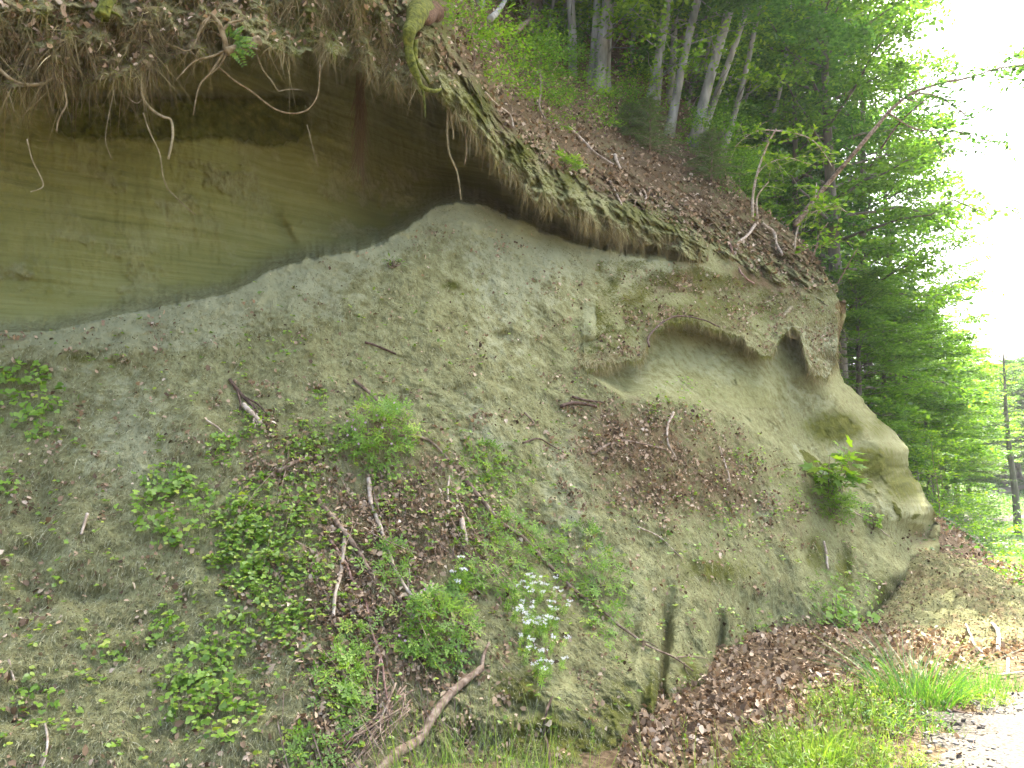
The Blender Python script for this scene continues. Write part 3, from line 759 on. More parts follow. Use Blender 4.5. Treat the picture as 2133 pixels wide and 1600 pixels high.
# slumped earth at the right end of the bank
mx_, my_ = np.meshgrid(np.linspace(3.0, 6.2, 150), np.linspace(6.0, 10.6, 170))
mz = -.05 + .46 * np.exp(-(((mx_ - 4.95) / .8) ** 2 + ((my_ - 9.5) / 1.45) ** 2) * .95) + .16 * np.exp(-(((mx_ - 4.3) / .7) ** 2 + ((my_ - 7.9) / .8) ** 2))
pm = np.stack([mx_, my_, mz], -1)
mz = mz + (.05 * fbm(pm, 1.8, 3) + .03 * noise3(np.stack([np.arctan2(mx_ - 4.95, 9.6 - my_) * 9, 0 * mx_, 0 * mx_ + 3], -1)) + .045 * fbm(pm + 4, 5, 4) + .02 * fbm(pm + 14, 14, 4, .6)) * sst(-.04, .16, mz) + terrain(mx_, my_) * .3
pm[..., 2] = mz
mound = link('mound', mesh('mound', pm.reshape(-1, 3), grid_faces(170, 150), M['bank'], {'pale': 0 * mz, 'moss': 0 * mz, 'soil': .40 + .25 * fbm(pm + 2, 2.5, 4), 'strata': 0 * mz}))
tag(mound, kind='structure')
#PART2
# ------------------------------------------------------------------ loose cover: litter, fibres, roots, moss
UP = np.array([0, 0, 1.0]); DOWN = -UP
VIEW = np.array([0, 0, CAMH])
def bank_attr(a, px, py):
    r = np.clip((py - pyv[0]) / (pyv[-1] - pyv[0]) * (NR - 1), 0, NR - 1)
    c = np.clip((px + 350) / (RS(py) + 350) * (NC - 1), 0, NC - 1)
    return a[np.rint(r).astype(int), np.rint(c).astype(int)]
def rand_px(n, x0, x1, y0, y1, dens):
    px = rng.uniform(x0, x1, n); py = rng.uniform(y0, y1, n)
    k = rng.random(n) < dens(px, py)
    return px[k], py[k]
def px_noise(px, py, f, seed=0):
    return fbm(np.stack([px * f, py * f, 0 * px + seed], -1), 1, 3)
def stuff(name, bag, mat):
    return tag(link(name, bag.build(name, mat)), kind='stuff')
def downhill(nn):
    d = DOWN - nn * (nn @ DOWN)[:, None]
    return unit(d)

# where the bank shows: right of everything, below the hollow line
def on_talus(px, py):
    f = FL1(px)
    ok = (py > f + 6) & (px < RS(py) - 4)
    f2 = FL2(px)
    inhol = (px > 1222) & (py < f2 + 4) & (py > np.interp(px, [1222, 1300, 1360, 1560, 1640, 1745], [765, 752, 690, 690, 640, 760])) & (px < 1960)
    basey = np.interp(px, [-400, 1300, 1345, 1390, 1480, 1560, 1700, 1830, 1960], [1760, 1760, 1560, 1480, 1450, 1355, 1325, 1300, 1180])
    return ok & ~inhol & (py < basey + 8)

bg = Bag()
def dens_litter(px, py):
    s_ = bank_attr(attr_soil, px, py)
    return on_talus(px, py) * np.clip(s_ * 1.1 - .12 + .75 * px_noise(px, py, 1 / 60., 3), .02, 1)
px, py = rand_px(110000, -60, 1960, 420, 1640, dens_litter)
p, nn = on_bank(px, py)
n = len(p)
GUL = [(780, 1180, 130, 200, 1), (640, 1000, 110, 90, .8), (930, 1080, 110, 110, .9), (700, 1420, 80, 110, .9), (860, 1300, 110, 120, .9), (690, 1540, 45, 80, 1), (1150, 1250, 80, 60, .6)]
PIL = [(1330, 920, 150, 90, 1), (1500, 1000, 130, 100, .9), (1400, 1020, 150, 60, .9), (1240, 850, 90, 30, .8), (1640, 1080, 70, 60, .6), (1480, 590, 120, 40, .7), (1620, 590, 90, 50, .8)]
for nn_, bx_, sp in ((30000, (500, 1060, 860, 1620), GUL), (26000, (1120, 1735, 540, 1150), PIL)):
    qx, qy = rand_px(nn_, *bx_, lambda x, y: on_talus(x, y) * np.clip(blob(x, y, sp) * .8 - .18 + .9 * px_noise(x, y, 1 / 45., 77), 0, 1))
    qp, qn = on_bank(qx, qy); p = np.vstack([p, qp]); nn = np.vstack([nn, qn])
n = len(p)
scatter(T_DEAD, p + nn * rng.uniform(.002, .025, (n, 1)), rng.normal(size=(n, 3)), nn + .45 * UP, rng.uniform(.012, .055, n) * rng.uniform(.5, 1.05, n), rng, bg, .75)
stuff('leaf_litter', bg, M['dead'])

bg = Bag()
px, py = rand_px(34000, 940, 1745, -60, 640, lambda x, y: (y < LO(x) - np.interp(x, [940, 1000, 1300, 1450, 1745], [150, 110, 75, 40, 20])) * (y > TO(x)) * np.clip(.75 + .5 * px_noise(x, y, 1 / 50., 9), .1, 1))
p, nn = on_turf(px, py); n = len(p)
scatter(T_DEAD, p + nn * rng.uniform(.002, .03, (n, 1)), rng.normal(size=(n, 3)), nn + .3 * UP, rng.uniform(.02, .07, n), rng, bg, .7)
px, py = rand_px(1500, -20, 950, -40, 180, lambda x, y: y < LO(x) - 20)
p, nn = on_turf(px, py); n = len(p)
scatter(T_DEAD, p + nn * .02, rng.normal(size=(n, 3)), nn + .3 * UP, rng.uniform(.03, .06, n), rng, bg, .8)
stuff('leaf_litter', bg, M['dead'])

# flat ground at the foot of the bank
bg = Bag()
px, py = rand_px(34000, 1290, 2140, 1130, 1640, lambda x, y: np.clip(1.25 - sst(0, 1, (x - np.interp(y, [1290, 1390, 1480, 1600], [2250, 1980, 1820, 1620])) / 110) * 1.25, .02, 1) * np.clip(.75 + px_noise(x, y, 1 / 70., 2), .15, 1))
d = ground_depth(py)
p = P3(px, py, d); p[:, 2] = terrain(p[:, 0], p[:, 1]); k = p[:, 1] < 10.2
p = p[k]; n = len(p)
scatter(T_DEAD, p + UP * rng.uniform(.003, .035, (n, 1)), rng.normal(size=(n, 3)), np.tile(UP, (n, 1)), rng.uniform(.016, .062, n), rng, bg, .7)
stuff('leaf_litter', bg, M['dead'])

n = 3000
ix = rng.integers(4, 146, n); iy = rng.integers(4, 166, n)
p = pm[iy, ix]; k = rng.random(n) < np.clip(.35 + .9 * noise3(p * 1.7), .05, 1); p = p[k] + rng.normal(size=(k.sum(), 3)) * .012; n = len(p)
bg = Bag()
scatter(T_DEAD, p + UP * .02, rng.normal(size=(n, 3)), np.tile(UP, (n, 1)), rng.uniform(.015, .05, n), rng, bg, .8)
stuff('leaf_litter', bg, M['dead'])

# shaggy dry fibres on the slope
bg = Bag()
px, py = rand_px(230000, -60, 1960, 430, 1640, lambda x, y: on_talus(x, y) * np.clip(.55 + .25 * sst(800, 1100, y) * (x < 900) + .9 * px_noise(x, y, 1 / 45., 5) - .45 * np.exp(-(y - FL1(x)) / 60.) * (x < 1400), .03, 1))
p, nn = on_bank(px, py); n = len(p)
dh = downhill(nn)
strands(p + nn * .004, unit(dh + nn * .5 + rng.normal(size=(n, 3)) * .75), rng.uniform(.010, .042, n) * np.where(rng.random(n) < .12, 2, 1), rng.uniform(.0010, .0022, n), dh * .5 - nn * .3, rng, bg, 2)
stuff('dry_grass', bg, M['drygrass'])

# the same on the slumped mound
bg = Bag(); n = 14000
ix = rng.integers(4, 146, n); iy = rng.integers(4, 166, n); p = pm[iy, ix] + rng.normal(size=(n, 3)) * .01; n = len(p)
strands(p, unit(rng.normal(size=(n, 3)) * .7 + np.array([.1, -.6, .3])), rng.uniform(.015, .06, n), rng.uniform(.0012, .003, n), np.tile(DOWN, (n, 1)) * .4, rng, bg, 2)
scatter(T_DIA, p + UP * .006, rng.normal(size=(n, 3)), np.tile(UP, (n, 1)), rng.uniform(.008, .035, n), rng, bg, .9, rnd=np.clip(.3 + .25 * rng.normal(size=n), 0, 1))
stuff('dry_grass', bg, M['drygrass'])

# crumbs of sand and earth
bg = Bag()
px, py = rand_px(60000, -60, 1960, 430, 1640, lambda x, y: on_talus(x, y) * np.clip(.5 + .9 * px_noise(x, y, 1 / 40., 55), .05, 1))
p, nn = on_bank(px, py); n = len(p)
scatter(T_DIA, p + nn * rng.uniform(.001, .008, (n, 1)), rng.normal(size=(n, 3)), nn, rng.uniform(.006, .018, n), rng, bg, .9, rnd=np.clip(.35 + .3 * rng.normal(size=n), 0, 1))
stuff('debris', bg, M['drygrass'])

# moss and grass mats on the lip of turf
bg = Bag()
def dens_moss(x, y):
    u_ = LO(x) - y
    wd = np.interp(x, [0, 560, 800, 950, 1050, 1300, 1450, 1740], [260, 200, 150, 130, 110, 85, 70, 60])
    return np.where(x < 560, .55, 1) * (y < LO(x) + 6) * (y > TO(x)) * (1 - sst(.5, 1.15, u_ / wd)) * np.clip(.7 + .8 * px_noise(x, y, 1 / 40., 6), .05, 1)
px, py = rand_px(120000, -40, 1745, -60, 650, dens_moss)
p, nn = on_turf(px, py); n = len(p)
dh = downhill(nn)
ro = np.clip(.45 + .5 * px_noise(px, py, 1 / 60., 12) + rng.normal(size=n) * .18, 0, 1)
strands(p + nn * .004, unit(dh * .6 + nn * .7 + rng.normal(size=(n, 3)) * .6), rng.uniform(.018, .075, n), rng.uniform(.0013, .0028, n), dh * .45 - nn * .2, rng, bg, 2, rnd=ro)
# flap over the second hollow and brow
px, py = rand_px(60000, 1200, 1744, 560, 800, lambda x, y: (y < L2(x) + 8) * (y > T2(x)) * np.clip(.55 + .9 * px_noise(x, y, 1 / 35., 16), .08, 1))
def on_flap(px, py):
    c = np.rint(np.clip((px - 1196) / 548 * (NC3 - 1), 0, NC3 - 1)).astype(int)
    r = np.rint(np.clip((py - L2(px)) / (T2(px) - L2(px)) * (NR3 - 1), 0, NR3 - 1)).astype(int)
    return X3[r, c]
p = on_flap(px, py); n = len(p)
nn = unit(VIEW - p); dh = np.tile(DOWN, (n, 1))
strands(p + nn * .005, unit(dh * .9 + nn * .45 + rng.normal(size=(n, 3)) * .4), rng.uniform(.015, .06, n), rng.uniform(.0012, .0024, n), dh * .5, rng, bg, 3, rnd=np.clip(.6 + .4 * px_noise(px, py, 1 / 50., 22) + rng.normal(size=n) * .15, 0, 1))
qx, qy = rand_px(60000, 1240, 1742, 545, 700, lambda x, y: (y > FL1(x) + 4) * np.clip(.35 + 1.1 * px_noise(x, y, 1 / 40., 36), .02, 1))
p, nn = on_bank(qx, qy); n = len(p); dh = downhill(nn)
strands(p + nn * .004, unit(dh * .6 + nn * .6 + rng.normal(size=(n, 3)) * .6), rng.uniform(.012, .045, n), rng.uniform(.0012, .0026, n), dh * .4, rng, bg, 2, rnd=np.clip(.6 + .4 * px_noise(qx, qy, 1 / 50., 41) + rng.normal(size=n) * .15, 0, 1))
stuff('moss', bg, M['moss'])
bg = Bag()
qx, qy = rand_px(9000, 1240, 1742, 590, 760, lambda x, y: (y < L2(x) - 8) * (y > T2(x)) * np.clip(.3 + 1.0 * px_noise(x, y, 1 / 40., 61), .03, 1))
p = on_flap(qx, qy); n = len(p); nn = unit(VIEW - p)
scatter(T_DEAD, p + nn * .012, rng.normal(size=(n, 3)), nn + UP * .5, rng.uniform(.014, .045, n), rng, bg, .7)
stuff('leaf_litter', bg, M['dead'])

# root fringe hanging from the overhang
bg = Bag()
def fringe(px, off, lmin, lmax, wmin, wmax, lipf, surf, tone, spread=.35):
    n = len(px)
    py = lipf(px) - rng.uniform(0, 1, n) * off
    p = surf(px, py)
    nn = unit(VIEW - p)
    L = rng.uniform(lmin, lmax, n) * rng.uniform(.3, 1, n)
    d0 = unit(DOWN + nn * rng.uniform(-.1, .6, (n, 1)) + rng.normal(size=(n, 3)) * spread)
    bend = DOWN * .5 + rng.normal(size=(n, 3)) * .28 - nn * .15
    strands(p + nn * .01, d0, L, rng.uniform(wmin, wmax, n), bend, rng, bg, 6, rnd=np.clip(tone + rng.normal(size=n) * .2, 0, 1))
tsurf = lambda x, y: on_turf(x, y)[0]
cl = lambda n, a, b, k: np.clip(np.concatenate([rng.normal(c, 9, n // k) for c in rng.uniform(a, b, k)]), a, b)   # tufts
fringe(rng.uniform(-40, 900, 1600), 190, .05, .26, .0012, .0035, LO, tsurf, .5, .75)
fringe(cl(2000, -40, 440, 34), 150, .08, .42, .0012, .004, LO, tsurf, .35, .5)
fringe(cl(1500, -40, 760, 36), 200, .06, .28, .0012, .004, LO, tsurf, .55, .65)
fringe(cl(2400, 560, 960, 30), 120, .05, .30, .0012, .0036, LO, tsurf, .6, .5)
fringe(cl(2800, 950, 1460, 38), 34, .04, .24, .0012, .0034, LO, tsurf, .62)
fringe(cl(3000, 1205, 1360, 22), 30, .03, .15, .0012, .003, L2, on_flap, .85, .2)
fringe(cl(3600, 1350, 1744, 40), 34, .04, .17, .0012, .003, L2, on_flap, .8, .25)
fringe(cl(3600, 1640, 1744, 16), 130, .08, .22, .0012, .003, L2, on_flap, .75, .3)
# rooty column hanging in the dark hollow
n = 330
p0 = P3(750 + rng.normal(size=n) * 4, 150 + rng.uniform(0, 150, n), np.full(n, 7.35))
strands(p0, unit(DOWN + rng.normal(size=(n, 3)) * .08), rng.uniform(.15, .55, n), rng.uniform(.002, .005, n), rng.normal(size=(n, 3)) * .12, rng, bg, 5, rnd=np.clip(.15 + rng.random(n) * .25, 0, 1))
stuff('roots', bg, M['rootlet'])

# twigs too many to count
bg = Bag()
def twigs(p, nn, dh, n):
    strands(p + nn * .012, unit(dh * .9 + rng.normal(size=(n, 3)) * .7 - nn * .2), rng.uniform(.10, .45, n) * rng.uniform(.4, 1, n), rng.uniform(.0015, .0045, n), rng.normal(size=(n, 3)) * .12, rng, bg, 4)
px, py = rand_px(2600, -40, 1940, 560, 1620, lambda x, y: on_talus(x, y) * np.clip(bank_attr(attr_soil, x, y) * .9 + .03, 0, 1))
p, nn = on_bank(px, py); twigs(p, nn, downhill(nn), len(p))
px, py = rand_px(420, 560, 1050, 880, 1560, lambda x, y: blob(x, y, GUL))
p, nn = on_bank(px, py); n = len(p)
strands(p + nn * .03, unit(downhill(nn) * 1.2 + rng.normal(size=(n, 3)) * .35), rng.uniform(.3, .9, n), rng.uniform(.002, .0045, n), rng.normal(size=(n, 3)) * .10 + nn * .02, rng, bg, 6)
px, py = rand_px(2200, 960, 1745, 0, 640, lambda x, y: (y < LO(x) - 40) & (y > TO(x)))
p, nn = on_turf(px, py); twigs(p, nn, downhill(nn), len(p))
px, py = rand_px(300, 1350, 2100, 1300, 1600, lambda x, y: 1 + 0 * x)
p = P3(px, py, ground_depth(py)); p[:, 2] = terrain(p[:, 0], p[:, 1]) + .02; p = p[p[:, 1] < 8.5]; nn = np.tile(UP, (len(p), 1)); twigs(p, nn, unit(rng.normal(size=(len(p), 3)) * np.array([1, 1, .1])), len(p))
stuff('debris', bg, M['stick'])

# tiny seedlings and golden-leaved ground cover
GC = [(540, 1170, 110, 120, .9), (600, 1070, 90, 60, .8), (640, 940, 110, 60, .7), (1010, 990, 110, 60, .7), (560, 900, 60, 60, .5), (620, 1300, 130, 90, .5), (780, 1090, 120, 80, .45), (1420, 840, 70, 16, .8), (1560, 960, 50, 30, .5), (1480, 1060, 160, 60, .35), (1650, 1060, 80, 60, .4), (1040, 1080, 90, 60, .5), (440, 1440, 110, 90, .35), (700, 1180, 90, 60, .35), (1240, 1260, 40, 40, .6), (1450, 890, 110, 60, .2), (1640, 1130, 90, 60, .25), (1420, 1240, 40, 160, .12), (1720, 1280, 140, 50, .3), (700, 720, 160, 100, .06), (300, 1300, 300, 250, .05), (1600, 1330, 120, 60, .35)]
bg = Bag()
px, py = rand_px(34000, -60, 1960, 600, 1640, lambda x, y: on_talus(x, y) * np.clip(blob(x, y, GC) * 1.1 + .6 * px_noise(x, y, 1 / 35., 30) - .12, .006, 1))
p, nn = on_bank(px, py); n = len(p)
hgt = rng.uniform(.01, .05, (n, 1))
pl = p + nn * hgt + UP * hgt * .6
for k in range(3):
    an = rng.normal(size=(n, 3)); an -= UP * (an @ UP)[:, None] * .8
    scatter(T_ROUND, pl, unit(an) , unit(nn * .6 + UP * .8), rng.uniform(.014, .032, n), rng, bg, .35)
stuff('ground_cover', bg, M['golden'])

# gravel on the track
bg = Bag()
n = 26000
gx = rng.uniform(1.6, 8.8, n); gy = rng.uniform(2.5, 11.5, n)
cx = np.interp(gy, [.5, 2.5, 4.2, 5.1, 6.4, 8.8], [2.9, 2.85, 3.2, 4.05, 5.6, 9.0])
k = np.abs(gx - cx) < 1.35 + .35 * rng.normal(size=n); gx, gy = gx[k], gy[k]; n = len(gx)
oc = np.array([(1, 0, 0), (0, 1, 0), (-1, 0, 0), (0, -1, 0), (0, 0, .8), (0, 0, -.8), (.6, .6, .35), (-.6, .6, .3)]); of = np.array([(0, 6, 4), (6, 1, 4), (1, 7, 4), (7, 2, 4), (2, 3, 4), (3, 0, 4), (1, 0, 5), (2, 1, 5), (3, 2, 5), (0, 3, 5), (0, 1, 6), (1, 2, 7)])
gp = np.stack([gx, gy, terrain(gx, gy) + .04], -1)
scatter((oc * np.array([1, .75, .55]), of), gp, rng.normal(size=(n, 3)) * np.array([1, 1, .2]), np.tile(UP, (n, 1)), np.exp(rng.normal(-4.55, .45, n)), rng, bg, .25)
o = stuff('gravel', bg, M['stone'])

# ------------------------------------------------------------------ sticks and roots that one can tell apart
def bank_pts(pts, lift=.02):
    a = np.array(pts, float); p, nn = on_bank(a[:, 0], a[:, 1])
    return p + nn * lift
def stick(name, pts, r0, r1, mat, label, cat='stick', group=None, lift=.02, forks=(), pts3=None, seed=0, rough=.12, part='fork'):
    """r in photograph pixels at the stick's own distance"""
    p = bank_pts(pts, lift) if pts3 is None else np.asarray(pts3, float)
    c = spline(p, 8)
    d = c[:, 1].mean()
    c = c + .006 * d * .12 * np.stack([noise3(c * 9 + seed), noise3(c * 9 + 5 + seed), noise3(c * 9 + 9 + seed)], -1)
    V, F, F3 = tube(c, np.linspace(r0, r1, len(c)) * d / FPX, 7, rough, seed)
    b = Bag(); b.add(V, F, F3)
    o = link(name, b.build(name, M[mat])); tag(o, label, cat, group)
    if r0 > 4.3:
        rs_ = np.random.default_rng(seed + 900); tw = Bag()
        for j in range(5):
            i_ = rs_.integers(3, len(c) - 2); dv = unit(unit(c[i_ + 1] - c[i_ - 1]) * .8 + rs_.normal(size=3) * .6 + np.array([0, -.3, .1]))
            L_ = rs_.uniform(.04, .16); qq = c[i_] + dv * (np.linspace(0, 1, 5) * L_)[:, None] + rs_.normal(size=(5, 3)) * .006
            V, F, F3 = tube(qq, np.linspace(r0 * .3, r0 * .1, 5) * d / FPX, 5); tw = Bag(); tw.add(V, F, F3); link('side_shoot', tw.build('side_shoot', M[mat]), o)
    for fp, a, e in forks:
        q = bank_pts(fp, lift) if pts3 is None else np.asarray(fp, float)
        q = spline(q, 8); V, F, F3 = tube(q, np.linspace(a, e, len(q)) * d / FPX, 6, .1)
        b = Bag(); b.add(V, F, F3); link(part, b.build(part, M[mat]), o)
    return o

ST = [
 ([(735, 795), (770, 825), (802, 858), (850, 890)], 3.4, 2.6, 'stick', 'straight brown stick lying above the tall lacy plant with pink flowers', []),
 ([(803, 858), (798, 880), (788, 905)], 3.2, 2.6, 'stick_pale', 'short bleached stick end poking out of the pink-flowered plant', []),
 ([(828, 912), (880, 915), (905, 930), (935, 962)], 3.4, 2.2, 'stick', 'curved brown stick to the right of the pink-flowered plant', []),
 ([(968, 1008), (1000, 1045), (1040, 1092), (1085, 1125), (1130, 1170), (1185, 1225), (1235, 1265), (1290, 1310), (1345, 1350), (1400, 1375), (1440, 1400)], 5.2, 1.6, 'stick', 'long thin trailing branch running down right across the white-flowered plants', [([(1400, 1375), (1430, 1372), (1468, 1375)], 1.6, .8), ([(1125, 1165), (1110, 1130), (1080, 1100)], 1.5, .8)]),
 ([(768, 1000), (772, 1050), (790, 1105), (806, 1150), (822, 1195), (845, 1230), (866, 1258)], 5.0, 3.2, 'stick_pale', 'tan curved branch hanging straight below the pink-flowered plant', []),
 ([(645, 1033), (672, 1065), (712, 1108), (745, 1150), (768, 1195), (800, 1235)], 6.5, 4.0, 'stick', 'thick grey-brown broken branch end pointing up left amid trefoil leaves', []),
 ([(716, 1108), (714, 1150), (706, 1195), (697, 1240), (694, 1290)], 5.0, 3.6, 'stick_pale', 'pale forked stick hanging down from the thick broken branch', []),
 ([(688, 1130), (715, 1170), (735, 1215), (760, 1255), (770, 1310), (790, 1370), (798, 1430), (812, 1500)], 3.4, 2.0, 'stick_red', 'long thin reddish stem dangling down the litter gully beside trefoils', [([(790, 1370), (782, 1430), (785, 1500)], 1.8, 1.0)]),
 ([(1003, 1398), (968, 1425), (925, 1462), (895, 1505), (868, 1545), (820, 1580), (780, 1620)], 7.5, 11, 'stick', 'biggest grey-brown branch curving down to the bottom edge', [([(1001, 1402), (1008, 1372), (1014, 1345)], 5, 3)]),
 ([(580, 987), (605, 970), (632, 960), (664, 953)], 4.5, 3.6, 'stick', 'short bowed brown stick left of the pink-flowered plant', []),
 ([(478, 795), (505, 830), (535, 862), (565, 905)], 4.0, 2.6, 'stick_dark', 'dark stick of the small brush heap highest on the left slope', [([(492, 815), (500, 845), (497, 870)], 2.4, 1.5), ([(505, 830), (540, 850), (575, 890)], 2.4, 1.2)]),
 ([(508, 850), (530, 872), (545, 890)], 6.0, 4.5, 'stick_pale', 'stubby pale wood piece leaning against the dark brush heap', []),
 ([(958, 1086), (962, 1112), (970, 1142)], 6.0, 4.6, 'stick_pale', 'short stout orange-tan wood piece standing above the lacy foliage', []),
 ([(935, 996), (933, 1028), (934, 1060)], 2.4, 2.0, 'stick_pale', 'thin upright bleached twig among yellow-green ground cover', []),
 ([(181, 1074), (177, 1094), (170, 1116)], 3.2, 2.6, 'stick_pale', 'lone grey peg of wood on the bare shaggy slope', []),
 ([(20, 1378), (26, 1408), (36, 1440)], 2.4, 1.8, 'stick_pale', 'slim straw-coloured stick near the bottom left ledge', []),
 ([(92, 1510), (100, 1545), (96, 1580), (84, 1610)], 2.6, 2.2, 'stick_pale', 'pale bent stem arching in the bottom left corner', []),
 ([(1147, 1455), (1136, 1490), (1134, 1535), (1142, 1570), (1146, 1620)], 2.8, 3.6, 'stick_dark', 'dark red-tipped root hanging down the mossy rock below white flowers', []),
 ([(1402, 862), (1392, 885), (1385, 905), (1390, 930), (1405, 955)], 3.0, 1.8, 'stick_pale', 'pale crooked twig on the right leaf pile under the small hollow', []),
 ([(1085, 925), (1115, 916), (1140, 925), (1172, 945)], 2.0, 1.3, 'stick_dark', 'small arched dark twig at the left end of the right leaf pile', []),
 ([(1230, 948), (1262, 930), (1290, 920), (1330, 925), (1390, 940)], 3.0, 1.6, 'stick', 'longest brown twig lying level across the right leaf pile', []),
 ([(1166, 848), (1200, 842), (1240, 848)], 4.0, 3.0, 'stick_dark', 'damp dark stick resting level just below the hollow\'s left end', [([(1190, 830), (1220, 838), (1255, 842)], 3, 2)]),
 ([(1713, 1128), (1718, 1155), (1722, 1188)], 2.4, 2.8, 'stick_pale', 'white-tipped twig hanging below the maple sapling', []),
 ([(1521, 1352), (1516, 1385), (1512, 1425)], 3.0, 2.6, 'stick_pale', 'upright bleached stick leaning beside the rightmost rock pillar', []),
 ([(1572, 1315), (1596, 1333), (1630, 1358)], 3.2, 2.4, 'stick_dark', 'dark straight stick sliding off the rock onto the leaf floor', []),
 ([(1090, 862), (1110, 885), (1098, 890)], 2.0, 1.4, 'stick', 'tiny brown twig in the middle of the bare talus', []),
 ([(760, 715), (790, 725), (825, 740)], 2.6, 2.0, 'stick_dark', 'dark twig lying alone on the bare upper talus', []),
 ([(432, 880), (455, 895), (472, 912)], 2.0, 1.4, 'stick_pale', 'thin pale twig left of the small brush heap', []),
 ([(1325, 1100), (1370, 1120), (1420, 1165)], 1.8, 1.2, 'stick_pale', 'fine pale twig on the bare sand below the right leaf pile', []),
 ([(1495, 930), (1508, 965), (1520, 1010)], 2.0, 1.2, 'stick_pale', 'thin pale grass-like twig on the right part of the leaf pile', []),
 ([(1760, 1060), (1805, 1085), (1850, 1120)], 1.6, 1.0, 'stick_pale', 'hair-thin pale stem trailing over the smooth rock right of the sapling', []),
]
for k, (pts, a, e, mt, lb, fk) in enumerate(ST):
    stick('fallen_branch' if a > 4.8 else 'stick', pts, a, e, mt, lb, 'branch' if a > 4.8 else 'stick', 'fallen wood on the bank', .012 + a * .0022, fk, seed=k)

# heap of thin brushwood at the lower middle
b = Bag(); r2 = np.random.default_rng(12)
for k in range(26):
    x0, y0 = r2.uniform(800, 850), r2.uniform(1420, 1500)
    x1, y1 = r2.uniform(700, 800), r2.uniform(1540, 1640)
    p = bank_pts([(x0, y0), ((x0 + x1) / 2 + r2.normal() * 12, (y0 + y1) / 2 + r2.normal() * 8), (x1, y1)], .03 + r2.uniform(0, .06))
    c = spline(p, 6); V, F, F3 = tube(c, np.linspace(2.2, .9, len(c)) * r2.uniform(.5, 1.4) * 4 / FPX, 5); b.add(V, F, F3)
o = tag(link('brushwood', b.build('brushwood', M['stick'])), 'bundle of thin grey-brown twigs beside the biggest branch', 'brushwood')

# roots hanging in front of the hollow
def air(pts, off=.06):
    """points hung from the lip of turf, following its distance"""
    a = np.array(pts, float)
    lipd = OD(a[:, 0], np.minimum(a[:, 1], LO(a[:, 0])))
    return P3(a[:, 0], a[:, 1], lipd - off)
RT = [
 ([(-20, 125), (5, 150), (35, 172), (70, 177), (105, 166), (132, 140), (150, 108), (158, 82)], 4.2, 3.4, 'root', 'thick brown root looping under the turf at the left edge', []),
 ([(272, 120), (290, 165), (298, 205), (318, 230), (340, 243), (356, 250), (359, 285), (351, 331)], 3.2, 2.6, 'root_pale', 'grey-green crooked root with a straight blunt end over the mossy ledge', [([(300, 200), (285, 215), (262, 200)], 1.4, .8)]),
 ([(298, 235), (312, 275), (332, 320), (342, 375), (360, 405), (408, 448)], 1.5, .9, 'root_pale', 'longest thread-like root trailing down the clean sand wall', []),
 ([(455, 140), (485, 165), (530, 196), (575, 228), (615, 236), (645, 225), (662, 195), (667, 135)], 1.9, 1.7, 'root', 'thin root hanging as a wide loop right of the fern', []),
 ([(532, 105), (545, 140), (562, 165), (580, 190)], 1.9, 1.5, 'root_pale', 'whitish thin root dropping from the cut branch stub', [([(580, 190), (605, 186), (630, 187)], 1.2, .8)]),
 ([(16, 190), (24, 212), (30, 235)], 1.4, .9, 'root_pale', 'short pale thread root nearest the left edge', []),
 ([(56, 290), (66, 330), (82, 362), (90, 388), (64, 400)], 1.4, 1.2, 'root_pale', 'thin hooked root end against the left sand wall', []),
 ([(905, 185), (928, 212), (940, 245), (944, 290)], 3.4, 1.8, 'root_pale', 'pale bent root directly below the mossy stump', [([(915, 195), (898, 186), (905, 200)], 1.5, 1)]),
 ([(934, 215), (932, 265), (936, 318), (952, 358), (958, 392), (960, 416)], 2.6, 1.8, 'root_pale', 'long pale root dangling down to the talus crest', []),
 ([(968, 238), (990, 258), (1012, 270)], 2.2, 1.8, 'root_pale', 'short white root sticking out of the mossy edge', []),
 ([(1014, 300), (1030, 325), (1058, 347), (1075, 365), (1095, 378)], 2.0, 1.2, 'root', 'wiry brown root looping along the sloping turf edge', []),
 ([(968, 262), (972, 305), (968, 342)], 1.7, 1.2, 'root', 'thin vertical root in the darkest part of the hollow', []),
 ([(135, 190), (138, 215), (122, 250), (118, 275)], 2.2, 1.6, 'root', 'dark frayed root over the left wall below the loop', []),
 ([(240, 180), (228, 230), (220, 290), (232, 330)], 1.0, .7, 'root_pale', 'faint hair root left of the crooked grey-green root', []),
 ([(640, 260), (655, 320), (665, 350)], .9, .6, 'root_pale', 'faint hair root left of the dark hollow', []),
]
for k, (pts, a, e, mt, lb, fk) in enumerate(RT):
    stick('hanging_root', pts, a, e, mt, lb, 'root', 'roots hanging from the overhang', pts3=air(pts, .04 + .02 * (k % 4)), forks=[(air(f, .05), x, y) for f, x, y in fk], seed=60 + k, part='rootlet')

# cut branch stub with roots and a bright fern-like plant
st = stick('branch_stub', None, 9, 11, 'root', 'sawn-off branch stub jutting from the turf with wiry roots', 'branch', pts3=air([(470, 108), (500, 100), (540, 84)], .16), seed=80)
for pts, a, e in [([(472, 104), (466, 78), (456, 50), (440, 30)], 7, 4), ([(462, 66), (480, 48), (508, 42)], 3.5, 2), ([(470, 106), (440, 118), (405, 128), (368, 165)], 3, 1.2), ([(466, 110), (440, 150), (415, 180), (402, 240)], 2.6, 1.2), ([(472, 112), (455, 140), (430, 160)], 2, 1), ([(440, 30), (420, 60), (395, 105), (360, 95)], 2.2, 1.2), ([(395, 105), (420, 130)], 1.5, .9), ([(462, 60), (430, 40), (410, 75)], 1.6, 1)]:
    q = spline(air(pts, .13), 8); V, F, F3 = tube(q, np.linspace(a, e, len(q)) * 5.9 / FPX, 6, .1); b = Bag(); b.add(V, F, F3); link('root', b.build('root', M['root']), st)

